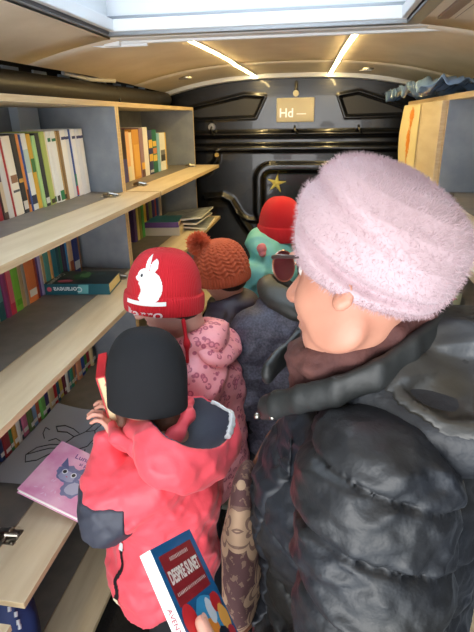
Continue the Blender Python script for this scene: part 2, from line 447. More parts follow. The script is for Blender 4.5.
MB().tube([(-1.06, 2.1, 1.835), (-1.03, 2.3, 1.822), (-1.0, 2.5, 1.828)], .009).build('grab_wire', mat('pale_cable', (205, 205, 205), .4), e)

# ================================================================== CABINETS
ZT, ZS = 1.70, (1.375, 1.045, .595, .15)
T = .018
def cabinet(side, y0, y1, label, xf, xb, shelves, flaps, doors=(), zt=ZT):
    s = 1 if side == 'L' else -1      # direction from back to front
    e = empty('bookcase', ((xf + xb) / 2, (y0 + y1) / 2, 0), label, 'bookcase')
    mats = [concrete, birch_edge, shelf_top, birch]
    X = lambda a, b_: (min(a, b_), max(a, b_))
    fk = 'x+' if s > 0 else 'x-'
    x0, x1 = X(xf, xb)
    MB().box((x0, y0, zt), (x1, y1, zt + T), {'': 3, fk: 1}).build('top_panel', mats, e)
    for ya, nm in ((y0, 0), (y1 - T, 0)):
        MB().box((x0, ya, .05), (x1, ya + T, zt), {'': 0, fk: 1}).build('side_panel', mats, e)
    xa, xb2 = X(xb, xb + s * .01)
    MB().box((xa, y0 + T, .05), (xb2, y1 - T, zt), 0).build('back_panel', [concrete], e)
    for z in shelves:
        MB().box((x0 + (0 if s < 0 else .01), y0 + T, z - T), (x1 - (0 if s > 0 else .01), y1 - T, z), {'': 2, fk: 1, 'z-': 0}).build('shelf', mats, e)
    MB().box((x0, y0, .0), (x1, y1, .05), {'': 1}).build('plinth', mats, e)
    for z in flaps:
        fa, fb = X(xf + s * .002, xf + s * .157)
        fo = MB().box((fa, y0 + .006, z - T), (fb, y1 - .006, z), {'': 3, 'x+': 1, 'x-': 1, 'y-': 1, 'y+': 1}).build('flap', mats, e, bevel=.0015)
        for hy in (y0 + .185, y1 - .15):
            hb = MB(); xx = xf
            hb.box((xx - .030, hy - .026, z + .0005), (xx + .034, hy + .026, z + .0025))
            hb.tube([(xx - .028 * s, hy, z + .008), (xx, hy - .005, z + .014), (xx + .03 * s, hy + .004, z + .007)], .006, 8)
            hb.tube([(xx, hy - .026, z + .007), (xx, hy + .026, z + .007)], .005, 8)
            for q in (-.018, .018): hb.tube([(xx + .024 * s, hy + q, z + .002), (xx + .024 * s, hy + q, z + .006)], .005, 8)
            hb.build('hinge', chrome, fo)
    for (ya, yb, za, zb) in doors:
        da, db = X(xf, xf + s * T)
        do = MB().box((da, ya + .003, za), (db, yb - .003, zb), {'': 3, 'y-': 1, 'y+': 1, 'z+': 1}).build('door', mats, e, bevel=.0015)
        for hy in (ya + .06, yb - .06):
            MB().tube([(xf + s * T, hy, za + .03), (xf + s * (T + .006), hy, za + .03)], .010, 12).build('screw_cap', chrome, do)
    return e
XF, XB = -.80, -1.15
cab1 = cabinet('L', .72, 1.99, 'pale birch and grey bookcase nearest, with three flaps folded down and pink book on it', XF, XB, ZS, ZS)
cab2 = cabinet('L', 1.992, 3.25, 'birch and grey bookcase beside the black bulkhead holding a short row of books', XF, XB, ZS, ZS)
cab0 = cabinet('L', -.25, .68, 'corner of a birch bookcase flap at the bottom edge of the picture', XF, XB, ZS[2:], ZS[2:], zt=.80)
cabR = cabinet('R', .78, 2.04, 'grey lined bookcase with open birch flap behind the woman in the pink beret', .45, .82, (1.375, 1.045, .595, .15), (1.375, 1.045, .595))
cabR2 = cabinet('R', 2.042, 2.95, 'closed birch cupboard with upright doors beside the bulkhead', .45, .82, (1.375, 1.045, .595, .15), (), doors=((2.042, 2.43, 1.385, 1.70), (2.43, 2.95, 1.385, 1.70), (2.042, 2.43, 1.05, 1.375), (2.43, 2.95, 1.05, 1.375), (2.042, 2.95, .6, 1.04), (2.042, 2.95, .15, .59)))
tag(MB().box((-1.135, 2.02, 1.56), (-1.10, 2.10, 1.70)).build('bracket', mat('pale_blue_metal', (186, 198, 210), .4)), 'pale metal bracket behind the books at the cabinet divider in far case', 'bracket')
tag(MB().box((-1.135, 1.79, 1.55), (-1.10, 1.93, 1.70)).build('bracket', _m['pale_blue_metal']), 'pale metal bracket behind the magazines on the nearest top shelf', 'bracket')
# child's painting hung on the far door
V = []; Fc = []; nu, nv = 10, 14
for i in range(nu + 1):
    for j in range(nv + 1):
        u, v = i / nu, j / nv; bow = .012 * math.sin(v * math.pi) * (u) + .004
        V.append((.45 - T - bow + .0, 2.455 + .47 * u, 1.385 + .31 * v))
for i in range(nu):
    for j in range(nv):
        a = i * (nv + 1) + j; Fc.append((a, a + nv + 1, a + nv + 2, a + 1))
n = len(V); V += [(x + .0015, y, z) for x, y, z in V]; Fc += [tuple(k + n for k in f[::-1]) for f in Fc]
pt = empty('painting', (.425, 2.7, 1.4), 'cream sheet with orange painted blots hung on the far cupboard door', 'painting')
me = bpy.data.meshes.new('sheet'); me.from_pydata(V, [], Fc); so = link('sheet', me, pt, mat('cream_sheet', (228, 214, 170), .7), True)
rnd = random.Random(3)
tr = bvh(so)
def blot(x, y):
    d = 9
    for (a, b_, r, q) in ((.02, .105, .055, .030), (.02, .07, .03, .02), (.0, -.01, .045, .055), (-.005, -.05, .03, .03)):
        k = math.hypot((x - a) / r, (y - b_) / q) - 1 + .35 * math.sin(x * 190 + a * 9) * math.sin(y * 170); d = min(d, k)
    d = min(d, abs(x + .01 + .01 * math.sin(y * 60)) / .008 - 1 if y < 0 else 9)
    return d
V, Fc = grid2d(blot, -.1, .1, -.14, .145, .006)
wrap2d('orange_blot', V, Fc, tr, (.35, 2.66, 1.545), (0, -1, 0), (0, 0, 1), mat('orange_paint', (226, 140, 40), .6), so, .001)
# crumpled plastic over the right-hand cupboard
xs_ = np.linspace(.36, .84, 50); ys_ = np.linspace(2.1, 3.3, 80); A, B = np.meshgrid(xs_, ys_, indexing='ij')
Pn = np.stack([A.ravel(), B.ravel(), np.zeros(A.size)], -1).astype(np.float32)
Z = 1.745 + .035 * (1 - np.abs(wav(Pn, 28, 1)) * 1.8) + .02 * np.abs(wav(Pn, 60, 3))
Z = np.minimum(Z, np.array([ceil_z(a_, b_) for a_, b_ in zip(A.ravel(), B.ravel())]) - .012)
Vp = np.stack([A.ravel(), B.ravel(), Z], -1); nb = len(ys_)
ii, jj = np.meshgrid(np.arange(49), np.arange(nb - 1), indexing='ij'); a = (ii * nb + jj).ravel(); Q = np.stack([a, a + nb, a + nb + 1, a + 1], -1)
film = mat('blue_film', (120, 150, 190), .18, coat=.5)
# drape in front as well, so the film has a hanging edge
o = np_mesh('plastic_film', Vp, Q, film); md = o.modifiers.new('t', 'SOLIDIFY'); md.thickness = .003
tag(o, 'crumpled bluish plastic film stuffed between cupboard top and ceiling', 'plastic film')

# ================================================================== BOOKS
used_labels = set()
GAP = .0008
def book(x_front, y, z, t, hgt, dep, rgb, label, group, lean=0.0, marks=(), pages=(236, 230, 215), cat='book', side=1):
    """upright book, spine at x_front, from y to y+t"""
    e = bpy.data.objects.new('book', None); COL.objects.link(e); e.empty_display_size = .03
    e.matrix_world = Matrix.Translation((x_front, y, z))
    m = cmat(rgb); s = -1 * side
    b = MB(); c = min(.003, t * .18)
    # cover as a U profile with slightly rounded spine
    prof = [(0 + .002, 0), (0, t * .25), (0, t * .75), (.002, t)]
    n = len(prof)
    outer = [(s * dep, 0)] + [(s * p[0], p[1]) for p in prof] + [(s * dep, t)]
    inner = [(s * dep, c)] + [(s * (c + .001), c)] + [(s * (c + .001), t - c)] + [(s * dep, t - c)]
    loop = outer + inner[::-1]
    k = len(loop); vs = [(x, yy, 0) for x, yy in loop] + [(x, yy, hgt) for x, yy in loop]
    fs = [(i, (i + 1) % k, (i + 1) % k + k, i + k) for i in range(k)]
    # caps as quads
    o_i = list(range(len(outer))); 
    i0, i1, i2, i3 = k - 1, k - 2, k - 3, k - 4     # inner[0..3]
    for zz in (0, k):
        fs += [(0 + zz, 1 + zz, i1 + zz, i0 + zz), (1 + zz, 2 + zz, 3 + zz, 4 + zz, i2 + zz, i1 + zz), (4 + zz, 5 + zz, i3 + zz, i2 + zz)]
    b.add(vs, fs); o = b.build('cover', m); o.parent = e
    xx = sorted((s * (c + .001), s * (dep - .003)))
    p = MB().box((xx[0], c, .002), (xx[1], t - c, hgt - .002)).build('pages', cmat(pages, .85)); p.parent = e
    for (za, zb, col) in marks:
        q = MB().box((min(0, side * .0006) if side < 0 else -.0005, t * .12, za * hgt), (max(0.0006, .0006) if side > 0 else .0005, t * .88, zb * hgt)).build('spine_mark', cmat(col)); q.parent = e
    e.rotation_euler = (lean, 0, 0)
    assert label not in used_labels, label
    used_labels.add(label); tag(e, label, cat, group); return e

def row(x_front, y, z, items, place, group, side=1, jitter=.006, seed=0):
    R = random.Random(seed); names = [i[0] for i in items]
    for i, it in enumerate(items):
        nm, t, hgt, rgb = it[:4]; marks = it[4] if len(it) > 4 else (); dep = it[5] if len(it) > 5 else .15
        if i == 0: rel = 'nearest the viewer, before the ' + names[1]
        elif i == len(items) - 1: rel = 'last in row, past the ' + names[i - 1]
        else: rel = 'between %s and %s' % (names[i - 1], names[i + 1])
        lb = '%s book %s, %s' % (nm, rel, place)
        ws = lb.split()
        if len(ws) > 16: lb = '%s book after %s, %s' % (nm, names[i - 1], place)
        book(x_front + R.uniform(-jitter, jitter), y, z + .0005, t, hgt, dep, rgb, lb, group, it[6] if len(it) > 6 else 0, marks, side=side)
        y += t + GAP

K = (30, 32, 36)
W1 = ((.86, .9, (60, 66, 110)), )
top1 = [('burgundy', .020, .215, (150, 40, 52)),
        ('dark brown', .022, .22, (84, 62, 56), ((.1, .5, (200, 180, 150)),)),
        ('light grey', .028, .232, (206, 202, 196)),
        ('red edged', .014, .228, (176, 52, 50)),
        ('cream', .042, .235, (233, 224, 204), ((.42, .52, (150, 110, 80)), (.3, .33, (90, 90, 90)))),
        ('black', .030, .240, (44, 48, 54), ((.05, .16, (220, 215, 205)), (.4, .45, (210, 160, 80)))),
        ('thin orange', .013, .240, (222, 140, 70), ((.1, .3, (90, 50, 40)),)),
        ('thin blue', .010, .238, (52, 84, 150)),
        ('white mottled', .036, .240, (226, 228, 222), ((.08, .2, (40, 50, 80)), (.5, .8, (186, 208, 200)))),
        ('mustard yellow', .026, .238, (214, 168, 60), ((.5, .68, (64, 120, 70)),)),
        ('pale green', .018, .232, (170, 208, 140)),
        ('charcoal', .030, .238, (48, 54, 62), ((.04, .12, (220, 220, 215)),)),
        ('olive green', .030, .243, (172, 188, 104), ((.02, .08, (70, 60, 40)),)),
        ('ivory', .016, .242, (234, 228, 200), ((.02, .1, (60, 110, 60)),)),
        ('white with green band', .022, .243, (238, 240, 238), ((.86, .91, (40, 120, 90)), (.02, .10, (50, 50, 50)))),
        ('white with green foot', .034, .243, (236, 239, 240), ((.02, .16, (34, 130, 84)), (.86, .90, (40, 120, 90)))),
        ('tan', .016, .243, (190, 158, 110), ((.02, .09, (70, 52, 40)),)),
        ('ochre brown', .014, .243, (150, 120, 78)),
        ('plain white', .038, .246, (240, 241, 243), W1),
        ('bluish white', .034, .246, (222, 228, 238), W1),
        ('blue green and red', .014, .246, (58, 88, 160), ((.02, .16, (208, 60, 50)), (.17, .34, (70, 150, 110)))),
        ('bright white', .032, .246, (244, 244, 246), W1),
        ('frosty white', .032, .246, (232, 234, 240), W1),
        ('milk white', .034, .246, (243, 242, 240), W1)]
top1 = [i + ((),) * (5 - len(i)) + (.15, .055) for i in top1]
tot = sum(i[1] + GAP for i in top1)
row(-.93, 1.955 - tot, ZS[0], top1, 'top shelf of the nearest case', 'books on the top shelf of the nearest case', seed=1, jitter=.003)

mid1 = [('forest green', .02, .2, (34, 84, 62)), ('bottle green', .034, .20, (24, 74, 60)), ('narrow beige', .012, .19, (200, 180, 160)), ('pine teal', .034, .205, (28, 92, 98), ((.3, .6, (90, 150, 150)),)),
        ('plum', .022, .2, (140, 60, 108)), ('crimson', .030, .20, (196, 52, 82), ((.2, .8, (220, 110, 120)),)), ('lime green', .040, .205, (122, 190, 62), ((.1, .2, (90, 160, 40)),)),
        ('sandy', .026, .2, (186, 160, 120)), ('grey taupe', .014, .19, (150, 140, 128)), ('orange', .058, .215, (226, 128, 72), ((.1, .22, (220, 220, 215)), (.75, .93, (190, 210, 90)))),
        ('rust red', .014, .21, (150, 62, 44)), ('violet', .018, .21, (96, 72, 138)), ('lilac', .016, .2, (168, 158, 196)), ('pale cream', .018, .205, (224, 208, 176), ((.2, .7, (190, 160, 110)),)),
        ('sea green', .034, .21, (86, 158, 148)), ('honey', .016, .205, (210, 160, 96)), ('ocean teal', .036, .215, (36, 122, 140)), ('dark teal', .026, .215, (22, 84, 100)), ('emerald', .018, .21, (36, 108, 92)),
        ('aubergine', .020, .21, (66, 46, 84)), ('ink blue', .020, .215, (34, 50, 96)), ('sky blue', .014, .215, (58, 140, 200)), ('tan and brown', .036, .22, (206, 176, 142), ((.0, .3, (150, 72, 40)),)),
        ('royal navy', .056, .225, (38, 54, 128), ((.08, .24, (190, 200, 214)),)), ('thin brown', .007, .22, (140, 100, 70))]
tot = sum(i[1] + GAP for i in mid1)
row(-1.0, 1.925 - tot, ZS[1], mid1, 'middle shelf of nearest case', 'books on the middle shelf of the nearest case', seed=2, jitter=.004)

pal = [('dark blue', (40, 56, 100)), ('dark red', (140, 44, 48)), ('mid green', (60, 120, 70)), ('ochre', (196, 146, 64)), ('off white', (214, 208, 196)), ('slate', (80, 88, 104)), ('pink', (200, 110, 140)), ('moss green', (86, 104, 56)),
       ('pale blue', (130, 160, 196)), ('brick', (168, 84, 60)), ('leaf green', (104, 170, 80)), ('indigo', (60, 52, 110)), ('sand', (200, 176, 130)), ('scarlet', (190, 40, 48)), ('petrol', (30, 84, 98)), ('lemon', (214, 200, 90)),
       ('maroon', (100, 36, 50)), ('pearl', (224, 222, 216)), ('steel blue', (82, 116, 150)), ('jade', (50, 140, 110)), ('tawny', (176, 120, 70)), ('mauve', (140, 110, 150)), ('peach', (226, 160, 120)), ('cobalt', (40, 74, 160)),
       ('grass green', (70, 150, 60)), ('cherry', (170, 30, 60)), ('flax', (210, 190, 140)), ('graphite', (66, 68, 72))]
R = random.Random(8)
low1 = [(nm, R.choice((.018, .022, .028, .034)), R.uniform(.18, .22), rgb, ((.08, .16, (220, 216, 206)),)) for nm, rgb in pal]
row(-1.0, 1.935 - sum(i[1] + GAP for i in low1), ZS[2], low1, 'low shelf under nearest case', 'books on the low shelf of the nearest case', seed=3)

top2 = [('chestnut', .05, .235, (130, 62, 40)), ('amber', .038, .215, (226, 150, 60), ((.3, .9, (238, 180, 80)),)), ('black purple', .05, .235, (40, 30, 40), ((.0, .45, (70, 70, 130)),)),
        ('peach and cream', .034, .225, (228, 180, 130), ((.0, .3, (220, 214, 190)),)), ('narrow ivory', .026, .22, (230, 216, 190)), ('golden tan', .066, .232, (206, 150, 70), ((.05, .7, (220, 172, 90)),)),
        ('brown and lavender', .038, .237, (150, 122, 140), ((.0, .15, (90, 60, 60)), (.16, .3, (230, 180, 70)))), ('tall white', .050, .24, (232, 230, 234)),
        ('navy with yellow patches', .052, .225, (50, 58, 110), ((.3, .46, (226, 190, 90)), (.6, .78, (226, 190, 90)), (.04, .1, (200, 200, 210)))),
        ('green with yellow patches', .058, .225, (38, 112, 92), ((.28, .42, (226, 200, 100)), (.62, .74, (226, 190, 90)), (.45, .58, (200, 130, 90)))),
        ('light turquoise', .034, .205, (130, 186, 216)), ('white with black figure', .075, .205, (226, 228, 226), ((.25, .42, (50, 52, 60)), (.42, .55, (120, 124, 130)))), ('slim yellow', .014, .205, (224, 186, 84))]
top2 = [(i[0], i[1] * 1.42) + tuple(i[2:]) for i in top2]
row(-.90, 2.12, ZS[0], top2, 'top shelf of the far case', 'books on the top shelf of the far case', seed=4, jitter=.003)
mid2 = [('purple', .04, .21, (82, 62, 130)), ('cream yellow', .03, .2, (210, 200, 120)), ('olive', .04, .21, (120, 130, 60)), ('vivid green', .04, .2, (70, 160, 80)), ('golden', .045, .21, (222, 190, 70)), ('dark plum', .035, .2, (70, 44, 84)),
        ('warm grey', .035, .2, (150, 146, 140)), ('khaki', .04, .205, (150, 150, 96)), ('deep violet', .035, .21, (78, 60, 130)), ('tomato red', .035, .21, (206, 76, 56)), ('mid blue', .035, .21, (64, 98, 170)), ('silver grey', .045, .2, (170, 176, 184)), ('pale tan', .03, .2, (200, 180, 150))]
row(-.95, 2.45, ZS[1], mid2, 'middle shelf of the far case', 'books on the middle shelf of the far case', seed=5)

def lying_book(cx_, cy_, z, L, Wd, t, rot, rgb_cover, rgb_top, label, spine_dir=-1, group=None, pages=(232, 214, 168), tilt=(0, 0)):
    """closed book lying flat. local x = width (spine at -x*...), local y = length"""
    e = empty('book', (0, 0, 0), label, 'book', group)
    m = cmat(rgb_cover, .35); c = .0025
    b = MB()
    b.box((-Wd / 2, -L / 2, 0), (Wd / 2, L / 2, c)); b.box((-Wd / 2, -L / 2, t - c), (Wd / 2, L / 2, t), {'': 0, 'z+': 1})
    b.box((-Wd / 2, -L / 2, c), (-Wd / 2 + .003, L / 2, t - c))
    o = b.build('cover', [m, cmat(rgb_top, .35)]); o.parent = e
    p = MB().box((-Wd / 2 + .003, -L / 2 + .004, c), (Wd / 2 - .004, L / 2 - .004, t - c)).build('pages', cmat(pages, .85)); p.parent = e
    e.location = (cx_, cy_, z); e.rotation_euler = (tilt[0], tilt[1], rot)
    return e
def onbook(e, name, V, Fc, x, y, z, m, ang=0.0, sx=(1, 0, 0), sy=(0, 1, 0)):
    n = Vector(sx).cross(Vector(sy)); P = [Vector((x, y, z)) + Vector(sx) * v[0] + Vector(sy) * v[1] for v in V]
    me = bpy.data.meshes.new(name); me.from_pydata(P, [], Fc); o = link(name, me, None, m); o.parent = e; return o
def ellipse2d(rx, ry, n=28, rough=0, seed=0):
    R = random.Random(seed); P = []
    for k in range(n):
        s = 1 + R.uniform(-rough, rough); P.append((rx * s * math.cos(2 * math.pi * k / n), ry * s * math.sin(2 * math.pi * k / n), 0))
    return P, [tuple(range(n))]
def poly2d(P): return [(x, y, 0) for x, y in P], [tuple(range(len(P)))]

# thick teal fantasy book lying in front of the middle-shelf row
tb = lying_book(-.885, 1.70, ZS[1] + .0005, .245, .165, .042, math.radians(97), (32, 92, 104), (26, 44, 46), 'thick dark teal book lying flat before the standing row', pages=(230, 210, 150))
V, Fc = ellipse2d(.032, .016); onbook(tb, 'pink_badge', [(a * .55, b_ * 1.8, 0) for a, b_, _ in V], Fc, -.048, .055, .0425, cmat((196, 92, 116)))
for (rx, ry, x, y, col, sd) in ((.055, .035, .02, .01, (46, 92, 60), 1), (.03, .022, .03, .0, (88, 140, 92), 2), (.022, .018, .05, -.055, (70, 92, 96), 3), (.05, .012, .045, .075, (70, 84, 78), 4)):
    V, Fc = ellipse2d(rx, ry, 26, .25, sd); onbook(tb, 'cover_picture', V, Fc, x, y, .0423 + .0001 * sd, cmat(col))
V, Fc = text2d('Coraneva', .034, .0006); onbook(tb, 'title', V, Fc, -.02, .098, .0429, cmat((196, 204, 200)), sx=(-1, 0, 0), sy=(0, -1, 0))
V, Fc = text2d('Coraneva', .028, .0006); onbook(tb, 'spine_title', V, Fc, -.0829, .035, .021, cmat((214, 226, 228)), sx=(0, 1, 0), sy=(0, 0, -1))
V, Fc = ellipse2d(.009, .009); onbook(tb, 'spine_badge', V, Fc, -.0829, .105, .021, cmat((206, 92, 106)), sx=(0, 1, 0), sy=(0, 0, -1))
V, Fc = poly2d([(-.02, -.017), (.018, -.017), (.024, .017), (-.016, .017)]); onbook(tb, 'spine_picture', V, Fc, -.0828, -.025, .021, cmat((104, 176, 178)), sx=(0, 1, 0), sy=(0, 0, -1))
# stack in far case
lying_book(-.925, 2.72, ZS[1] + .0005, .32, .22, .045, math.radians(96), (214, 204, 184), (210, 200, 170), 'cream thick book lying under the teal topped book', pages=(214, 200, 170))
lying_book(-.925, 2.71, ZS[1] + .046, .30, .21, .03, math.radians(99), (96, 60, 130), (40, 120, 140), 'teal topped book with purple spine lying on the cream book', pages=(222, 200, 160))
# magazines lying over the flap
for k, (z, dx, rt, ti, lb) in enumerate(((ZS[1] + .002, 0, 4, 0, 'lowest of the grey white magazines fanned over the far flap'), (ZS[1] + .018, -.03, -3, .02, 'middle grey white magazine of the pile on the far flap'), (ZS[1] + .036, -.01, 1, .05, 'topmost grey white magazine with curled cover over the far flap'))):
    e = empty('magazine', (0, 0, 0), lb, 'magazine', 'magazines over the far flap')
    b = MB(); nx = 12; Wd, L = .30, .36
    for i in range(nx):
        a0, a1 = i / nx, (i + 1) / nx; zf = lambda a: .004 + .020 * k * a ** 2 + .012 * math.sin(a * 3.14)
        xa, xb_ = -Wd / 2 + Wd * a0, -Wd / 2 + Wd * a1
        b.add([(xa, -L / 2, zf(a0)), (xb_, -L / 2, zf(a1)), (xb_, L / 2, zf(a1)), (xa, L / 2, zf(a0)), (xa, -L / 2, zf(a0) - .010), (xb_, -L / 2, zf(a1) - .010), (xb_, L / 2, zf(a1) - .010), (xa, L / 2, zf(a0) - .010)],
              [(0, 1, 2, 3), (7, 6, 5, 4), (0, 4, 5, 1), (2, 6, 7, 3)] + ([(0, 3, 7, 4)] if i == 0 else []) + ([(1, 5, 6, 2)] if i == nx - 1 else []), [0, 0, 1, 1] + ([1] if i in (0, nx - 1) else []))
    o = b.build('pages', [mat('magazine_grey', (176, 180, 184), .35, vary=(24, (120, 126, 134))), paper_w]); o.parent = e
    e.location = (-.80 + dx, 2.95 - .01 * k, z + .004); e.rotation_euler = (0, 0, math.radians(rt))

# right hand case: bright leaflets and books under the flap
row(.66, 1.0, 1.045, [('raspberry', .03, .2, (190, 50, 90)), ('cream green', .03, .2, (196, 200, 140)), ('turquoise', .03, .2, (60, 150, 150)), ('mandarin', .03, .2, (220, 130, 60)), ('off black', .04, .2, (40, 40, 44)), ('lavender', .03, .2, (150, 130, 180)), ('bone', .04, .2, (214, 206, 190))], 'shelf behind the pink beret', 'books in the right hand case', side=-1, seed=6)
def pic_leaflet(x, y, z, rot, col, col2, lb):
    e = lying_book(x, y, z, .21, .15, .012, rot, col, col, lb, pages=(230, 225, 210))
    for k in range(6):
        V, Fc = ellipse2d(.022, .016, 12, .3, k); onbook(e, 'cover_picture', V, Fc, -.04 + .04 * (k % 3), -.06 + .09 * (k // 3), .0125, cmat(col2))
    return e
pic_leaflet(.40, 1.46, 1.0455, .4, (214, 196, 150), (200, 70, 96), 'cream picture leaflet with pink spots beside the beret')
pic_leaflet(.42, 1.68, 1.0455, -.3, (176, 186, 160), (196, 80, 90), 'green grey picture leaflet lying past the cream leaflet')

# big line drawing sheet on low shelf
V = []; Fc = []; nu, nv = 16, 24
def sheet_p(u, v):
    x = -1.00 + .27 * u; y = 1.10 + .43 * v; z = ZS[2] + .004 + .010 * (math.sin(u * 3.0 + v * 2) ** 2) * 1 + .030 * max(0, v - .8) * 2 * (1 - u)
    return (x + .02 * v, y - .02 * u, z)
for i in range(nu + 1):
    for j in range(nv + 1): V.append(sheet_p(i / nu, j / nv))
for i in range(nu):
    for j in range(nv):
        a = i * (nv + 1) + j; Fc.append((a, a + nv + 1, a + nv + 2, a + 1))
n = len(V); V += [(x, y, z - .0012) for x, y, z in V]; Fc += [tuple(k + n for k in f[::-1]) for f in Fc]
me = bpy.data.meshes.new('sheet'); me.from_pydata(V, [], Fc)
dr = empty('colouring_sheet', (-.9, 1.3, ZS[2]), 'large pale grey sheet with black line drawing of an animal on the low shelf', 'drawing')
link('sheet', me, dr, mat('drawing_paper', (170, 176, 190), .7), True)
strokes = [[(.55, .50), (.60, .62), (.70, .70), (.82, .72), (.90, .64), (.88, .52), (.76, .46), (.62, .45), (.55, .50)],
           [(.55, .50), (.40, .46), (.28, .40), (.22, .30), (.30, .34), (.44, .42), (.58, .46)],
           [(.22, .30), (.30, .22), (.42, .26), (.50, .36), (.58, .45)],
           [(.60, .62), (.46, .66), (.34, .64), (.26, .70), (.36, .74), (.50, .72), (.63, .67)],
           [(.82, .72), (.86, .82), (.94, .90), (.97, .96)], [(.70, .70), (.74, .80), (.84, .88), (.90, .95)],
           [(.90, .64), (.96, .70), (.98, .60), (.92, .55)], [(.66, .46), (.62, .34), (.66, .24), (.74, .20), (.80, .26), (.74, .33), (.70, .44)],
           [(.80, .47), (.84, .36), (.90, .30), (.95, .36), (.88, .48)], [(.34, .50), (.40, .55), (.48, .53)], [(.26, .52), (.18, .58), (.14, .66), (.22, .64)]]
b = MB()
for s in strokes:
    P = []
    for (u0, v0), (u1, v1) in zip(s[:-1], s[1:]):
        for q in range(4): t = q / 4; P.append((u0 + (u1 - u0) * t, v0 + (v1 - v0) * t))
    P.append(s[-1]); b.tube([Vector(sheet_p(*p)) + Vector((0, 0, .0012)) for p in P], .0016, 5)
b.build('line_drawing', mat('black_ink', (38, 40, 48), .6), dr)

# pink kitten book on the flap
PZ = ZS[2] + .035
A = Vector((-.815, .997, .665)); Bp = Vector((-.822, 1.215, .690)); Dp = Vector((-.598, .972, .592))
ex = (Dp - A).normalized(); ey = (Bp - A); ey = (ey - ex * ey.dot(ex)).normalized(); ez = ex.cross(ey)
kb = empty('book', (0, 0, 0), 'pink picture book with a blue kitten held over the flap by the child in coral', 'book')
b = MB(); W_, L_ = .235, .215; t = .016
b.box((0, 0, 0), (W_, L_, .002)).box((0, 0, t - .002), (W_, L_, t), {'': 1, 'z+': 0}); b.box((0, L_ - .003, .002), (W_, L_, t - .002))
km = mat('pink_cover', (222, 142, 190), .35, vary=(14, (240, 190, 220)))
o = b.build('cover', [km, cmat((240, 236, 232))]); o.parent = kb
o = MB().box((.003, .003, .002), (W_ - .003, L_ - .003, t - .002)).build('pages', paper_w); o.parent = kb
def kp(name, V, Fc, x, y, k, col, ang=0.0):
    ca, sa = math.cos(ang), math.sin(ang); onbook(kb, name, [(v[0] * ca - v[1] * sa, v[0] * sa + v[1] * ca, 0) for v in V], Fc, x, y, t + .0002 * k, cmat(col, .4))
ka = math.radians(-8)
kc = (.092, .105)
for (rx, ry, x, y, k, col, sd) in ((.030, .034, .05, -.03, 1, (120, 126, 170), 1), (.020, .024, .055, -.03, 2, (176, 178, 206), 2), (.038, .032, 0, .01, 3, (112, 120, 166), 3), (.026, .018, 0, .0, 4, (160, 164, 200), 4)):
    V, Fc = ellipse2d(rx, ry, 26, .12, sd); kp('kitten_picture', V, Fc, kc[0] + x * .7, kc[1] + y, k, col)
for sx_ in (-1, 1):
    V, Fc = poly2d([(-.014, 0), (.014, 0), (sx_ * .014, .036)]); kp('kitten_picture', V, Fc, kc[0] + sx_ * .024, kc[1] + .026, 4, (98, 104, 152))
    V, Fc = ellipse2d(.0085, .010); kp('kitten_eye', V, Fc, kc[0] + sx_ * .015, kc[1] + .012, 5, (214, 220, 232))
    V, Fc = ellipse2d(.0055, .0065); kp('kitten_eye', V, Fc, kc[0] + sx_ * .015, kc[1] + .012, 6, (26, 28, 44))
V, Fc = ellipse2d(.003, .002); kp('kitten_eye', V, Fc, kc[0], kc[1] - .002, 6, (200, 90, 130))
V, Fc = text2d('Luna mea', .026, .0004); kp('title', V, Fc, .120, .188, 2, (120, 60, 140), math.radians(5))
V, Fc = text2d('si pisica', .018, .0003); kp('title', V, Fc, .125, .166, 2, (120, 60, 140), math.radians(5))
for k in range(14):
    V, Fc = ellipse2d(.006, .002, 8, .2, k); kp('cover_scribble', V, Fc, .02 + R.random() * .19, .02 + R.random() * .13, 1, (238, 196, 226), R.random() * 3)
kb.matrix_world = Matrix((ex, ey, ez)).transposed().to_4x4(); kb.matrix_world.translation = A
_mw = Matrix((ex, ey, ez)).transposed().to_4x4(); _mw.translation = A; kb.matrix_world = _mw

# navy cloth with beaded trim below the low flap
fb = empty('cloth_bag', (-.72, .80, .3), 'navy blue cloth bag with pale dotted trim under the lowest open flap', 'bag')
sdf_obj('bag_body', lambda P: ell(P, (-.735, .78, .40), (.05, .055, .165)) - .01 - folds(P, 40, .006, 2, (1, 1, .3)), (-.83, .68, .18), (-.64, .88, .60), .008, mat('navy_cloth', (28, 44, 92), .7), fb)
b = MB()
for k in range(16):
    z = .55 - k * .022; x = -.682 + .010 * math.sin(k * .9) - .02 * abs(k - 8) / 8; b.tube([(x, .745 + .004 * (k % 2), z), (x + .004, .738 + .004 * (k % 2), z - .008)], .0045, 6)
b.build('dotted_trim', cmat((196, 198, 206)), fb)

# ================================================================== PEOPLE
def rib_mat(name, rgb, n=70, depth=.004, rough=.85, axis=None, rgb2=None):
    m = mat(name, rgb, rough, sheen=.05)
    nt = m.node_tree; b = nt.nodes['Principled BSDF']
    uv = nt.nodes.new('ShaderNodeUVMap'); sp = nt.nodes.new('ShaderNodeSeparateXYZ'); nt.links.new(uv.outputs[0], sp.inputs[0])
    mu = nt.nodes.new('ShaderNodeMath'); mu.operation = 'MULTIPLY'; mu.inputs[1].default_value = n * 6.2832; nt.links.new(sp.outputs[0], mu.inputs[0])
    si = nt.nodes.new('ShaderNodeMath'); si.operation = 'SINE'; nt.links.new(mu.outputs[0], si.inputs[0])
    bp = nt.nodes.new('ShaderNodeBump'); bp.inputs['Strength'].default_value = .5; bp.inputs['Distance'].default_value = depth
    nt.links.new(si.outputs[0], bp.inputs['Height']); nt.links.new(bp.outputs[0], b.inputs['Normal'])
    return m

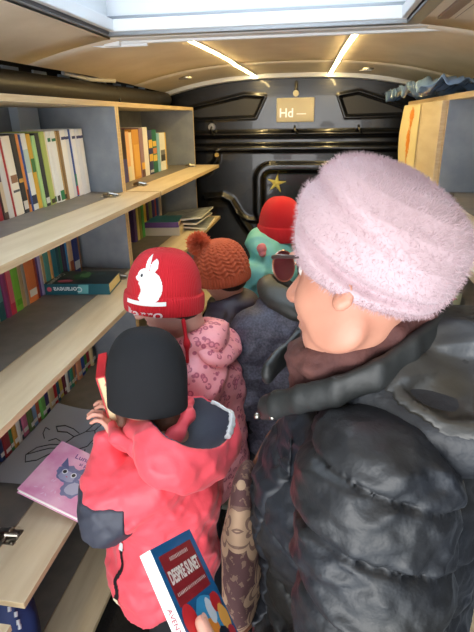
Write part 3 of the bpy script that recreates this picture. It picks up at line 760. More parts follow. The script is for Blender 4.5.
def psurf(name, f, nu, nv, m, parent, closed=True):
    """f(u,v)->xyz, u closed around"""
    u = np.arange(nu) / nu; v = np.linspace(0, 1, nv); U, Vv = np.meshgrid(u, v, indexing='ij')
    P = f(U.ravel(), Vv.ravel()); ii, jj = np.meshgrid(np.arange(nu), np.arange(nv - 1), indexing='ij'); i2 = (ii + 1) % nu
    Q = np.stack([ii * nv + jj, i2 * nv + jj, i2 * nv + jj + 1, ii * nv + jj + 1], -1).reshape(-1, 4)
    o = np_mesh(name, P, Q, m, parent)
    me = o.data; uvl = me.uv_layers.new(name='UVMap')
    li = np.empty(len(me.loops), np.int32); me.loops.foreach_get('vertex_index', li)
    uu = (li // nv) / nu; vv = (li % nv) / (nv - 1)
    # repair the seam
    uu = uu.reshape(-1, 4); wrap = (uu.max(1) - uu.min(1)) > .5; t = uu[wrap]; t[t < .5] += 1; uu[wrap] = t
    uvl.data.foreach_set('uv', np.stack([uu.ravel(), vv], -1).astype(np.float32).ravel())
    return o

def beanie(name, c, axis, r, h, m, parent, drop=.045, brim=.0, front=(1, 0, 0), disp=None, squash=1.0, cuff=.03, nu=160, nv=110, tip=.0):
    """knitted cap: crown above c, cuff hanging drop below; axis = up of head"""
    Fm = frame(front, axis); A = np.array(axis, float); A /= np.linalg.norm(A); Fm = frame(np.array(front) - A * np.dot(front, A), A)
    def f(u, v):
        th = 2 * np.pi * u; out = np.empty((len(u), 3))
        # v 0 inside rim -> .08 rim -> .3 cuff top -> 1 crown
        t = np.clip((v - .30) / .70, 0, 1); ph = t * np.pi / 2
        rad = np.where(v < .30, 1.0 + brim * np.clip(np.sin(np.clip((v - .04) / .26, 0, 1) * np.pi), 0, 1) ** .35, np.cos(ph) ** .72)
        z = np.where(v < .30, -drop + (v - .05) / .25 * drop, h * np.sin(ph) ** .95)
        inn = v < .05; rad = np.where(inn, .95, rad); z = np.where(inn, -drop + (.05 - v) * .3, z)
        rad = np.where(v >= .30, rad * (1 - tip * t), rad)
        d = 0 if disp is None else disp(u, v, t)
        R = r * rad + d * np.where(v > .985, 0, 1)
        fx, ly = Fm[0], Fm[1]
        out = np.array(c)[None] + (R * np.cos(th))[:, None] * fx * 1.06 + (R * np.sin(th) * squash)[:, None] * ly + z[:, None] * A
        return out
    return psurf(name, f, nu, nv, m, parent)

def face_sdf(P, H, Fm, s=1.0):
    """head around H (between the ears, at eye level); rows of Fm = forward, left, up"""
    Q = (P - np.asarray(H, np.float32)) @ np.asarray(Fm, np.float32).T / s
    d = ell(Q, (-.01, 0, .035), (.096, .076, .088))
    d = su(d, ell(Q, (.022, 0, -.035), (.068, .060, .080)), .03)
    d = su(d, ell(Q, (.052, 0, -.092), (.030, .030, .024)), .03)
    for l in (-1, 1):
        d = su(d, ell(Q, (.048, l * .036, -.036), (.030, .026, .028)), .02)
        d = su(d, ell(Q, (.012, l * .046, -.070), (.036, .014, .030)), .02)
        d = sub(d, ell(Q, (.094, l * .032, .004), (.020, .020, .013)), .014)
        e = ell(Q, (-.010, l * .071, -.030), (.013, .006, .017)); e = sub(e, ell(Q, (-.006, l * .079, -.028), (.006, .005, .008)), .004)
        e = su(e, ell(Q, (-.004, l * .073, -.040), (.009, .007, .010)), .006); d = su(d, e, .006)
        d = su(d, ell(Q, (.082, l * .028, .024), (.012, .024, .006)), .012)
        d = su(d, ell(Q, (.097, l * .011, -.032), (.010, .008, .007)), .008)
    d = su(d, cap(Q, (.085, 0, .008), (.110, 0, -.028), .008, .0125), .012)
    d = su(d, ell(Q, (.086, 0, -.060), (.012, .023, .006)), .007); d = su(d, ell(Q, (.084, 0, -.072), (.012, .020, .007)), .006)
    d = sub(d, ell(Q, (.100, 0, -.066), (.008, .024, .0015)), .003)
    return d * s

def hand_sdf(P, wr, Fh, s=1.0, curl=.6, side=1, spread=.012):
    """Fh rows: along fingers, across (towards the thumb), out of the back of the hand"""
    Q = (P - np.asarray(wr, np.float32)) @ np.asarray(Fh, np.float32).T / s
    d = ell(Q, (.045, 0, 0), (.050, .040, .015)); d = su(d, cap(Q, (-.03, 0, 0), (.02, 0, 0), .024, .022), .02)
    ln = (.040, .046, .043, .034); x0 = (.085, .090, .087, .080)
    fg = None
    for i in range(4):
        y = .028 - i * .0185; a = vec(x0[i] - .012, y * .9, 0); an = -curl * .5; L = ln[i]; r = .0092 - .0008 * (i == 3)
        p = a; pts = [vec(.05, y * .7, 0), a]; 
        for k in range(3):
            p = p + vec(math.cos(an), .10 * (1.5 - i) * .3, math.sin(an)) * L * (1, .65, .5)[k]; pts.append(p); an -= curl
        q = chain(Q, pts, [.009, r, r * .97, r * .9, r * .8], .004)
        fg = q if fg is None else su(fg, q, .001)
    d = su(d, fg, .006)
    th = chain(Q, [vec(.012, .022, -.004), vec(.045, .050, -.016), vec(.070, .052, -.030), vec(.090, .042, -.040)], [.015, .012, .0105, .009], .006)
    return su(d, th, .010) * s

def person(name, label, H, F, up, sc_, hip, chest, shoulders, arms, legs, m, faced=True, vox=.006, hands=(), group=None, eye=(70, 50, 40)):
    """one continuous body mesh; shoulders/arms are (shoulder, elbow, wrist); legs (hip, knee, ankle, toe)"""
    Fm = frame(F, up)
    H = np.array(H, float)
    neck = H + Fm[2] * (-.085 * sc_) - Fm[0] * .02 * sc_
    nb = np.array(chest, float) + np.array((0, 0, .10 * sc_))
    def f(P):
        d = face_sdf(P, H, Fm, sc_)
        d = su(d, cap(P, neck, nb, .048 * sc_, .058 * sc_), .03)
        d = su(d, cap(P, chest, hip, .105 * sc_, .115 * sc_), .06)
        for (a, b, c) in arms:
            d = su(d, cap(P, chest, a, .07 * sc_, .05 * sc_), .04); d = su(d, chain(P, [vec(*a), vec(*b), vec(*c)], [.046 * sc_, .036 * sc_, .024 * sc_]), .03)
        for (wr, Fh, s_, cu_) in hands: d = su(d, hand_sdf(P, wr, Fh, s_, cu_), .01)
        for (a, b, c, t) in legs:
            d = su(d, chain(P, [vec(*a), vec(*b), vec(*c)], [.078 * sc_, .05 * sc_, .034 * sc_]), .03); d = su(d, cap(P, c, t, .03 * sc_, .022 * sc_), .02)
        return d
    pts = [hip, chest, H] + [q for a in arms for q in a] + [q for l in legs for q in l] + [h[0] for h in hands]
    pts = np.array([list(map(float, p)) for p in pts]); lo = pts.min(0) - .17 * sc_; hi = pts.max(0) + .17 * sc_
    o = sdf_obj(name, f, lo, hi, vox, m)
    tag(o, label, 'person', group)
    if faced:
        for l in (-1, 1):
            c = H + (Fm[0] * .076 + Fm[1] * l * .031 + Fm[2] * .004) * sc_
            b = sdf_sphere(c, .0125 * sc_, 'eye', cmat((236, 232, 226), .2), o)
            c2 = c + Fm[0] * .0082 * sc_
            sdf_sphere(c2, .0055 * sc_, 'iris', cmat(eye, .15), b)
    return o, Fm
def sdf_sphere(c, r, name, m, par, n=16):
    def f(u, v):
        th = 2 * np.pi * u; ph = (v - .5) * np.pi
        return np.stack([c[0] + r * np.cos(th) * np.cos(ph), c[1] + r * np.sin(th) * np.cos(ph), c[2] + r * np.sin(ph)], -1)
    return psurf(name, f, n, n, m, par)

def boots(par, legs, s_, m, msole):
    for (a, b, c, t) in legs:
        c = vec(*c); t = vec(*t)
        f = lambda P: np.maximum(su(cap(P, c + vec(0, 0, .06), c, .050 * s_, .050 * s_), cap(P, vec(c[0], c[1], .045), vec(t[0], t[1], .038), .046 * s_, .042 * s_), .02), .012 - P[:, 2])
        lo = np.minimum(c, t) - .09; hi = np.maximum(c, t) + .12; lo[2] = -.01
        bo = sdf_obj('boot', f, lo, hi, .007, m, par)
        g = lambda P: np.maximum(cap(P * vec(1, 1, 0), vec(c[0], c[1], 0), vec(t[0], t[1], 0), .050 * s_, .047 * s_), np.abs(P[:, 2] - .010) - .009)
        sdf_obj('sole', g, lo, hi, .006, msole, bo)
def trousers(par, hip, legs, s_, m):
    f = lambda P: (lambda d: d - folds(P, 26, .006, 2))( su(cap(P, hip, vec(*hip) + vec(0, 0, .05), .115 * s_, .12 * s_), su(chain(P, [vec(*q) for q in legs[0][:3]], [.09 * s_, .066 * s_, .058 * s_]), chain(P, [vec(*q) for q in legs[1][:3]], [.09 * s_, .066 * s_, .058 * s_]), .02), .05))
    pts = np.array([list(hip)] + [list(q) for l in legs for q in l[:3]]); lo = pts.min(0) - .15; hi = pts.max(0) + .2; lo[2] = .04
    return sdf_obj('trousers', lambda P: np.maximum(f(P), .07 - P[:, 2]), lo, hi, .009, m, par)

def std_legs(x, y, F, s, zhip):
    L = np.array([-F[1], F[0]]); fw = np.array([F[0], F[1]]); fw = fw / np.linalg.norm(fw); L = L / np.linalg.norm(L); out = []
    for l in (1, -1):
        a = (x + L[0] * l * .06 * s, y + L[1] * l * .06 * s, zhip); k = (x + L[0] * l * .065 * s + fw[0] * .015, y + L[1] * l * .065 * s + fw[1] * .015, zhip * .53)
        an = (x + L[0] * l * .07 * s - fw[0] * .02, y + L[1] * l * .07 * s - fw[1] * .02, .07); t = (an[0] + fw[0] * .11 * s, an[1] + fw[1] * .11 * s, .035)
        out.append((a, k, an, t))
    return out

# ------------------------------------------------ child in the coral jacket
F1 = (-.93, .15, -.30)
legs = std_legs(-.34, .97, F1, .8, .54)
w1 = (-.468, .952, .900); Fh = frame((-.35, .25, .9), (.9, .2, .3))
Fh1 = np.array([Fh[0], -Fh[1], Fh[2]])
c1, Fm1 = person('person', 'child in coral red jacket and black beanie reading at the nearest shelves', (-.395, .985, 1.065), F1, (-.25, .08, .96), .90, (-.34, .97, .57), (-.34, .965, .82), None,
    [((-.35, .865, .875), (-.452, .825, .80), w1), ((-.335, 1.06, .87), (-.42, 1.075, .78), (-.50, 1.04, .86))], legs, skin, vox=.0045, hands=[(w1, Fh1, .72, .75), ((-.50, 1.06, .86), Fh, .72, .7)])
coral = mat('coral_fabric', (244, 84, 98), .55, bump=(26, .35, .006), sheen=.15)
slate = mat('slate_fabric', (62, 65, 78), .6, bump=(40, .3, .004))
cav1 = lambda P: su(ell(P, (-.262, .950, 1.015), (.098, .108, .090)), ell(P, (-.39, .985, 1.065), (.092, .088, .09)), .02)
def hood1(P):
    d = ell(P, (-.272, .925, .948), (.108, .146, .078), frame((.8, -.45, -.45), (.3, -.1, .9)))
    d = su(d, ell(P, (-.33, .965, .955), (.115, .115, .055)), .03)
    return d - folds(P, 24, .010, 5, (1, 1, 1.5)) - folds(P, 55, .003, 1)
def jk1(P):
    d = cap(P, vec(-.378, .95, .50), vec(-.352, .96, .72), .152, .132)
    d = su(d, cap(P, vec(-.345, .965, .80), vec(-.34, .965, .84), .125, .105), .05)
    d = su(d, cap(P, vec(-.345, .875, .865), vec(-.335, 1.05, .865), .062), .04)
    d = np.maximum(d, .455 - P[:, 2] + .02 * np.sin(P[:, 1] * 9))
    d = su(d, chain(P, [vec(-.352, .868, .865), vec(-.455, .822, .808)], [.064, .060]), .02)
    d = su(d, chain(P, [vec(-.455, .822, .798), vec(-.470, .885, .84), vec(-.480, .945, .886)], [.058, .056, .046]), .012)
    d = su(d, chain(P, [vec(-.335, 1.06, .865), vec(-.42, 1.075, .78), vec(-.49, 1.045, .85)], [.066, .058, .045]), .02)
    d = d - folds(P, 18, .014, 1, (1, 1, 1.3)) - folds(P, 42, .006, 3) - folds(P, 85, .002, 5)
    return d
jo = sdf_obj('jacket', lambda P: sub(jk1(P), cav1(P) - .002, .006), (-.6, .74, .42), (-.14, 1.22, 1.05), .005, coral, c1)
sdf_obj('hood', lambda P: sub(hood1(P), cav1(P), .012), (-.50, .72, .82), (-.10, 1.12, 1.12), .0045, coral, jo)
lin1 = lambda P: np.maximum(np.maximum(hood1(P) + .005, cav1(P) - .008), -(cav1(P) + .002))
sdf_obj('hood_lining', lin1, (-.50, .72, .82), (-.10, 1.12, 1.12), .004, slate, jo)
jt = bvh(jo)
# elbow patch
ep = lambda P: np.maximum(jk1(P) - .0035, np.maximum(np.maximum(ell(P, (-.475, .812, .80), (.12, .13, .075), frame((-.6, .3, -.2))), P[:, 0] + .39), P[:, 2] - .858 + .1 * np.abs(P[:, 1] - .82)))
sdf_obj('elbow_panel', ep, (-.58, .70, .70), (-.36, .95, .90), .004, slate, jo)
def jwrap(name, V, Fc, an0, z0, m, off):
    P = []
    for v in V:
        an = an0 + v[0] / .15; d = Vector((math.cos(an), math.sin(an), 0)); p0 = Vector((-.345, .955, z0 + v[1])); hit = jt.ray_cast(p0 + d * .35, -d, .4)
        P.append(hit[0] + d * off if hit[0] is not None else p0 + d * .15)
    me = bpy.data.meshes.new(name); me.from_pydata(P, [], Fc); return link(name, me, jo, m, True)
AZ = math.atan2(-.125, -.105)
sdf_obj('collar', lambda P: su(chain(P, [vec(-.475, .955, .955), vec(-.445, .905, .958), vec(-.385, .880, .962), vec(-.345, .884, .968)], [.012, .012, .012, .006]), chain(P, [vec(-.455, .935, .925), vec(-.385, .895, .935), vec(-.325, .900, .945), vec(-.305, .925, .965), vec(-.288, .975, .985), vec(-.30, 1.03, .99)], [.018, .018, .018, .017, .016, .014]), .03) - folds(P, 60, .003), (-.52, .84, .88), (-.2, 1.06, 1.07), .004, coral, jo)
V, Fc = grid2d(lambda x, y: abs(x - .003 * math.sin(y * 90)) - .0055, -.02, .02, -.075, .075, .0025)
jwrap('zipper', V, Fc, AZ, .600, mat('zip_black', (30, 26, 30), .5), .003)
for zz, col in ((.082, (214, 214, 214)), (-.084, (236, 226, 190))):
    V, Fc = grid2d(lambda x, y: max(abs(x) - .006, abs(y) - .012), -.02, .02, -.02, .02, .002)
    jwrap('zip_tab', V, Fc, AZ, .600 + zz, cmat(col), .005)
fle = mat('white_fleece', (222, 224, 226), .95, bump=(200, .8, .004))
sdf_obj('fleece_trim', lambda P: np.maximum(np.maximum(np.abs(hood1(P) + .004) - .006, np.abs(cav1(P)) - .007), np.maximum(-P[:, 0] - .245, .93 - P[:, 1] * 1.0)) - .002 * wav(P, 260), (-.27, .88, .90), (-.08, 1.12, 1.12), .003, fle, jo)
sdf_obj('cuff', lambda P: cap(P, vec(-.474, .925, .868), vec(-.482, .953, .893), .044, .040) - .003 * np.sin(P @ vec(-60, 160, 160)), (-.55, .85, .80), (-.40, 1.02, .96), .004, coral, jo)
trousers(c1, (-.34, .97, .54), legs, .85, mat('black_trousers', (24, 24, 28), .7)); boots(c1, legs, .85, mat('dark_boot', (40, 40, 46), .6), mat('boot_sole', (24, 24, 24), .8))
hat_black = mat('black_cotton', (24, 26, 30), .95, bump=(300, .25, .001))
beanie('hat', (-.385, .985, 1.082), (.02, .14, .99), .092, .118, hat_black, c1, drop=.074, front=F1, disp=lambda u, v, t: .0018 * np.sin(u * 14 + 3 * v) + .0025 * np.sin(u * 6.28 * 3 + 2) * t, squash=.93)
hair_br = mat('brown_hair', (92, 56, 40), .6, bump=(220, .8, .003))
sdf_obj('hair', lambda P: np.minimum(cap(P, vec(-.43, .935, 1.035), vec(-.432, .915, .995), .020, .012), cap(P, vec(-.36, .965, 1.03), vec(-.34, .96, .99), .05, .04)) - .003 * wav(P, 160), (-.5, .85, .93), (-.25, 1.03, 1.09), .004, hair_br, c1)
# red book held upright by the child
rb = lying_book(-.535, 1.055, .93, .13, .19, .022, 0, (206, 50, 58), (206, 50, 58), 'red covered book held up in the hand of the child in coral')
rb.matrix_world = Matrix.Translation((-.518, 1.03, .985)) @ Matrix.Rotation(math.radians(25), 4, 'Z') @ Matrix.Rotation(math.radians(82), 4, 'Y') @ Matrix.Rotation(math.radians(4), 4, 'X')

# ------------------------------------------------ child in the pink patterned jacket
F2 = (-.90, -.12, -.42)
legs = std_legs(-.34, 1.29, F2, .85, .60)
c2, Fm2 = person('person', 'child in red rabbit hat and pink leopard print jacket', (-.405, 1.232, 1.205), F2, (-.38, .0, .92), .93, (-.33, 1.28, .63), (-.335, 1.275, .92), None,
    [((-.33, 1.17, .98), (-.36, 1.13, .80), (-.50, 1.17, .80)), ((-.33, 1.37, .98), (-.37, 1.40, .80), (-.52, 1.34, .82))], legs, skin_pale, vox=.0055)
pink = mat('pink_leopard', (226, 136, 148), .5, bump=(30, .3, .005))
nt = pink.node_tree; bs = nt.nodes['Principled BSDF']; tc = nt.nodes.new('ShaderNodeTexCoord')
vo = nt.nodes.new('ShaderNodeTexVoronoi'); vo.inputs['Scale'].default_value = 46; nt.links.new(tc.outputs['Object'], vo.inputs['Vector'])
cr = nt.nodes.new('ShaderNodeValToRGB'); cr.color_ramp.interpolation = 'LINEAR'
E_ = cr.color_ramp.elements; E_[0].position = .20; E_[0].color = lin((222, 132, 144)); E_[1].position = .27; E_[1].color = lin((176, 82, 104))
for p, c_ in ((.38, (182, 88, 110)), (.45, (238, 156, 162))): e = E_.new(p); e.color = lin(c_)
nt.links.new(vo.outputs['Distance'], cr.inputs[0])
no = nt.nodes.new('ShaderNodeTexNoise'); no.inputs['Scale'].default_value = 60; nt.links.new(tc.outputs['Object'], no.inputs['Vector'])
gt = nt.nodes.new('ShaderNodeMath'); gt.operation = 'GREATER_THAN'; gt.inputs[1].default_value = .44; nt.links.new(no.outputs['Fac'], gt.inputs[0])
mx = nt.nodes.new('ShaderNodeMix'); mx.data_type = 'RGBA'; mx.inputs[6].default_value = lin((236, 152, 158)); nt.links.new(gt.outputs[0], mx.inputs[0]); nt.links.new(cr.outputs[0], mx.inputs[7]); nt.links.new(mx.outputs[2], bs.inputs['Base Color'])
def jk2(P):
    d = cap(P, vec(-.33, 1.28, .60), vec(-.32, 1.275, .90), .140, .120)
    d = su(d, cap(P, vec(-.32, 1.18, .985), vec(-.32, 1.36, .985), .066), .05)
    d = su(d, chain(P, [vec(-.315, 1.175, .985), vec(-.33, 1.125, .80), vec(-.49, 1.165, .80)], [.074, .068, .05]), .02)
    d = su(d, chain(P, [vec(-.32, 1.365, .985), vec(-.37, 1.40, .80), vec(-.51, 1.34, .82)], [.074, .066, .05]), .02)
    d = su(d, ell(P, (-.325, 1.255, 1.065), (.098, .098, .055)), .02)
    d = sub(d, ell(P, (-.37, 1.25, 1.13), (.075, .08, .085)), .012)
    d = np.maximum(d, .50 - P[:, 2])
    return d - folds(P, 17, .014, 7, (1, 1, 1.6)) - folds(P, 40, .004, 2)
j2 = sdf_obj('jacket', jk2, (-.60, 1.02, .46), (-.12, 1.50, 1.16), .0055, pink, c2)
sdf_obj('hood', lambda P: sub(ell(P, (-.268, 1.262, 1.045), (.070, .118, .030), frame((.8, -.1, -.5), (.4, 0, .9))), ell(P, (-.36, 1.25, 1.12), (.095, .1, .075)), .01) - folds(P, 24, .008, 1), (-.42, 1.08, .95), (-.10, 1.44, 1.18), .005, pink, j2)
trousers(c2, (-.33, 1.28, .60), legs, .88, mat('dark_navy_trousers', (30, 32, 44), .7)); boots(c2, legs, .9, mat('grey_boot', (112, 104, 90), .6), _m['boot_sole'])
redk = rib_mat('red_knit', (196, 14, 32), 90, .002)
def red_disp(u, v, t): return np.where(v > .30, -.004 + .004 * np.sin(u * 12.566 + 1) * t, 0)
h2 = beanie('hat', (-.405, 1.225, 1.215), (.05, .12, .99), .100, .118, redk, c2, drop=.050, brim=.05, front=F2, disp=red_disp, tip=.06)
tr2 = bvh(h2)
wk = mat('white_knit', (240, 238, 236), .95, bump=(260, .8, .003)); gk = cmat((226, 196, 196), .6)
def e2(x, y, cx_, cy_, rx, ry, a=0):
    ca, sa = math.cos(a), math.sin(a); X_, Y_ = (x - cx_) * ca + (y - cy_) * sa, -(x - cx_) * sa + (y - cy_) * ca
    return math.hypot(X_ / rx, Y_ / ry) - 1
def rabbit(x, y):
    d = min(e2(x, y, .010, .012, .034, .036), e2(x, y, -.012, .036, .020, .016, -.3), e2(x, y, -.006, .062, .0075, .018, .3), e2(x, y, .016, .058, .012, .014, -.6), e2(x, y, -.026, .032, .010, .006))
    d = max(d, .030 - math.hypot(x + .034, y - .0005) if True else d) if e2(x, y, -.034, .0, .022, .024) < 0 and y < .022 and False else d
    d = max(d, -e2(x, y, -.036, .004, .022, .018))
    return min(d, max(abs(x - .002) - .052, abs(y + .022 + .06 * x * x) - .0045) * 60)
fw2 = np.array([-.42, -.88, .0]); fw2 /= np.linalg.norm(fw2)
o2 = Vector((-.405, 1.225, 1.235)); ex2 = Vector((.895, -.42, -.02)).normalized(); tgt = (-.405, 1.225, 1.20)
def hatwrap(name, V, Fc, dx, dy, m, off):
    # wrap around the crown: angle from x, height from y
    P = []; base = math.atan2(-.86, -.50) + .30
    for v in V:
        an = base + (v[0] + dx) / .105; z = 1.215 + v[1] + dy; d = Vector((math.cos(an), math.sin(an), 0)); p0 = Vector((-.405, 1.225, z)) + Vector((.05, .12, 0)) * (z - 1.215)
        hit = tr2.ray_cast(p0 + d * .2, -d, .3); P.append(hit[0] + d * off if hit[0] is not None else p0 + d * .09)
    me = bpy.data.meshes.new(name); me.from_pydata(P, [], Fc); return link(name, me, h2, m, True)
V, Fc = grid2d(rabbit, -.06, .06, -.04, .09, .0016); hatwrap('rabbit_patch', V * 1.1, Fc, 0, .024, wk, .003)
V, Fc = grid2d(lambda x, y: e2(x, y, 0, 0, .0042, .0042), -.006, .006, -.006, .006, .001); hatwrap('rabbit_eye', V, Fc, -.0175, .024 + .042, cmat(K), .0045)
V, Fc = text2d('karro', .034, .0004); hatwrap('lettering', V * np.array([1.35, 1.05, 1]), Fc, .0, -.028, gk, .0065)
sdf_obj('tie_cord', lambda P: chain(P, [vec(-.335, 1.150, 1.16), vec(-.325, 1.135, 1.10), vec(-.325, 1.13, 1.05)], [.006, .005, .005]), (-.37, 1.10, 1.02), (-.29, 1.18, 1.19), .003, redk, h2)
sdf_obj('hair', lambda P: ell((P - vec(-.405, 1.232, 1.205)) @ Fm2.T.astype(np.float32), (-.030, 0, -.045), (.058, .066, .052)) - .001 * wav(P, 160), (-.55, 1.08, 1.08), (-.22, 1.36, 1.32), .005, mat('dark_hair', (52, 38, 30), .6, bump=(220, .8, .003)), c2)

# ------------------------------------------------ child with the orange bobble hat
F3 = (-.92, .15, -.35)
legs = std_legs(-.33, 1.80, F3, .85, .55)
c3, Fm3 = person('person', 'child wearing rust orange bobble hat and dark plum jacket', (-.355, 1.765, 1.12), F3, (-.32, .05, .94), .9, (-.33, 1.78, .58), (-.33, 1.775, .86), None,
    [((-.33, 1.67, .92), (-.37, 1.64, .74), (-.50, 1.67, .76)), ((-.33, 1.88, .92), (-.37, 1.90, .74), (-.50, 1.86, .78))], legs, skin, vox=.007)
plum = mat('plum_fabric', (58, 48, 58), .55, bump=(30, .4, .006))
def jk_plain(cx_, cy_, zs_, rad, arms, seed, hem, quilt=0.0, ql=.07):
    def f(P):
        d = cap(P, vec(cx_, cy_, hem + .10), vec(cx_, cy_, zs_ - .10), rad, rad * .88)
        for (a, b, c) in arms: d = su(d, cap(P, vec(cx_, cy_, zs_), vec(*a), rad * .5), .05)
        if quilt: d = d - quilt * (np.abs(np.sin(P[:, 2] * math.pi / ql)) ** .5 - 1)
        for (a, b, c) in arms:
            q = chain(P, [vec(*a), vec(*b), vec(*c)], [rad * .54, rad * .48, rad * .36])
            if quilt:
                ax_ = vec(*b) - vec(*a); L = np.linalg.norm(ax_); t = (P - vec(*a)) @ (ax_ / L); q = q - quilt * (np.abs(np.sin(t * math.pi / ql)) ** .5 - 1)
            d = su(d, q, .02)
        d = np.maximum(d, hem - P[:, 2])
        return d - folds(P, 20, .013, seed) - folds(P, 44, .006, seed + 1)
    return f
A3 = [((-.33, 1.67, .92), (-.37, 1.64, .74), (-.49, 1.67, .76)), ((-.33, 1.88, .92), (-.37, 1.90, .74), (-.49, 1.86, .78))]
f3 = jk_plain(-.33, 1.775, .93, .135, A3, 3, .48)
j3 = sdf_obj('jacket', lambda P: sub(su(f3(P), ell(P, (-.31, 1.765, .995), (.10, .10, .045)), .02), ell(P, (-.36, 1.765, 1.06), (.075, .08, .08)), .01), (-.58, 1.52, .44), (-.15, 2.02, 1.06), .007, plum, c3)
trousers(c3, (-.33, 1.78, .56), legs, .85, _m['black_trousers']); boots(c3, legs, .9, _m['grey_boot'], mat('pale_sole', (150, 150, 140), .8))
rust = mat('rust_wool', (180, 82, 48), .95, sheen=.1, bump=(200, .5, .003))
def cable(u, v, t):
    a = u * 2 * np.pi * 13 + t * 7.0
    return np.where(v > .30, (.0055 * np.abs(np.sin(a)) ** .8 + .0022 * np.sin(t * 70 + np.cos(a) * 2)) * (1 - t * .5), .0025 * np.sin(u * 6.283 * 60))
h3 = beanie('hat', (-.352, 1.765, 1.115), (-.12, -.06, .99), .097, .118, rust, c3, drop=.04, brim=.06, front=F3, disp=cable, nu=260, nv=150)
rn = np.random.default_rng(5)
ctr = np.array([-.430, 1.735, 1.222])
V = []; Q = []
dirs = rn.normal(size=(5200, 3)); dirs /= np.linalg.norm(dirs, axis=1)[:, None]
for d in dirs:
    a = np.cross(d, rn.normal(size=3)); a /= np.linalg.norm(a); L = .040 + rn.uniform(-.004, .005); k = len(V); bnd = rn.normal(size=3) * .004
    b0 = ctr + d * .012; b1 = ctr + d * L * .7 + bnd * .4; b2_ = ctr + d * L + bnd
    V += [b0 - a * .0012, b0 + a * .0012, b1 + a * .0013, b1 - a * .0013, b2_ + a * .0008, b2_ - a * .0008]; Q += [(k, k + 1, k + 2, k + 3), (k + 3, k + 2, k + 4, k + 5)]
po = np_mesh('pompom', np.array(V), np.array(Q), mat('pompom_wool', (226, 118, 78), .95), h3, smooth=False)
sdf_obj('hair', lambda P: ell((P - vec(-.355, 1.765, 1.12)) @ Fm3.T.astype(np.float32), (-.028, 0, -.045), (.062, .070, .055)) - .002 * wav(P, 160), (-.5, 1.6, .98), (-.2, 1.92, 1.24), .006, _m['dark_hair'], c3)

# ------------------------------------------------ child in the mint jacket
F4 = (-.75, .55, -.3)
legs = std_legs(-.17, 2.36, F4, .85, .58)
c4, Fm4 = person('person', 'child in plain red beanie and mint green jacket nearest the bulkhead', (-.172, 2.365, 1.155), F4, (-.2, .1, .95), .9, (-.17, 2.36, .60), (-.17, 2.35, .88), None,
    [((-.24, 2.27, .95), (-.31, 2.24, .78), (-.40, 2.32, .78)), ((-.10, 2.44, .95), (-.12, 2.50, .78), (-.25, 2.54, .80))], legs, skin, vox=.008)
mint = mat('mint_fabric', (120, 198, 200), .5, bump=(28, .4, .006))
A4 = [((-.275, 2.22, .95), (-.30, 2.22, .77), (-.40, 2.32, .78)), ((-.10, 2.44, .95), (-.12, 2.50, .78), (-.25, 2.54, .80))]
f4 = jk_plain(-.175, 2.345, .95, .15, A4, 5, .72)
j4 = sdf_obj('jacket', lambda P: sub(su(f4(P), ell(P, (-.215, 2.31, 1.065), (.125, .125, .075), frame((.5, -.4, -.5))), .03) - folds(P, 26, .012, 4), ell(P, (-.175, 2.38, 1.12), (.08, .08, .08)), .01), (-.46, 2.05, .68), (.02, 2.62, 1.16), .007, mint, c4)
redflat = rib_mat('red_fine_knit', (204, 24, 38), 120, .002)
h4 = beanie('hat', (-.175, 2.365, 1.17), (.02, .02, 1), .104, .135, redflat, c4, drop=.07, brim=.06, front=F4, disp=lambda u, v, t: np.where(v > .3, -.003 + .003 * np.sin(u * 25) * t, 0), tip=.05)
sdf_obj('hair_tie', lambda P: np.minimum(ell(P, (-.244, 2.175, 1.098), (.022, .02, .026)), ell(P, (-.240, 2.17, 1.076), (.018, .018, .016))) - .002 * wav(P, 180), (-.31, 2.12, 1.03), (-.19, 2.25, 1.15), .004, mat('pink_tie', (226, 132, 140), .6), c4)
sk = lambda P: np.maximum(np.abs(cap(P, vec(-.175, 2.345, .55), vec(-.175, 2.345, .76), .17, .135)) - .01, np.maximum(P[:, 2] - .80, .55 - P[:, 2]))
sdf_obj('skirt', lambda P: sk(P) - .004 * np.sin(np.arctan2(P[:, 1] - 2.345, P[:, 0] + .175) * 18), (-.40, 2.12, .5), (.05, 2.57, .83), .008, mat('red_blue_cloth', (186, 40, 60), .7, vary=(16, (50, 70, 140))), c4)
trousers(c4, (-.17, 2.36, .58), legs, .85, _m['dark_navy_trousers']); boots(c4, legs, .9, _m['dark_boot'], _m['boot_sole'])

# ------------------------------------------------ child in the navy quilted jacket
F5 = (-.35, .85, -.55)
legs = std_legs(-.10, 1.46, F5, .95, .68)
c5, Fm5 = person('person', 'figure in navy speckled puffer jacket with hood down before the mint jacket', (.035, 1.60, 1.185), (-.5, .8, -.45), (-.2, .3, .9), .93, (-.08, 1.45, .70), (-.06, 1.46, .98), None,
    [((-.17, 1.42, 1.02), (-.20, 1.38, .82), (-.24, 1.50, .74)), ((.07, 1.50, 1.02), (.10, 1.48, .84), (.0, 1.60, .80))], legs, skin, vox=.0075)
navy = mat('navy_speckle', (44, 44, 56), .6, vary=(150, (80, 78, 92)), bump=(60, .4, .004))
A5 = [((-.165, 1.40, 1.02), (-.195, 1.355, .82), (-.235, 1.46, .72)), ((.07, 1.50, 1.02), (.10, 1.48, .84), (.0, 1.60, .80))]
f5 = jk_plain(-.075, 1.45, 1.03, .155, A5, 2, .56, quilt=.011, ql=.085)
cav5 = lambda P: ell(P, (-.035, 1.51, 1.165), (.095, .10, .10), frame((-.3, .8, -.3)))
j5 = sdf_obj('jacket', lambda P: sub(su(f5(P), ell(P, (-.06, 1.47, 1.09), (.125, .115, .06)), .03), cav5(P), .01), (-.36, 1.18, .52), (.22, 1.74, 1.18), .006, navy, c5)
dk = mat('dark_olive_lining', (50, 50, 46), .5, bump=(40, .4, .004))
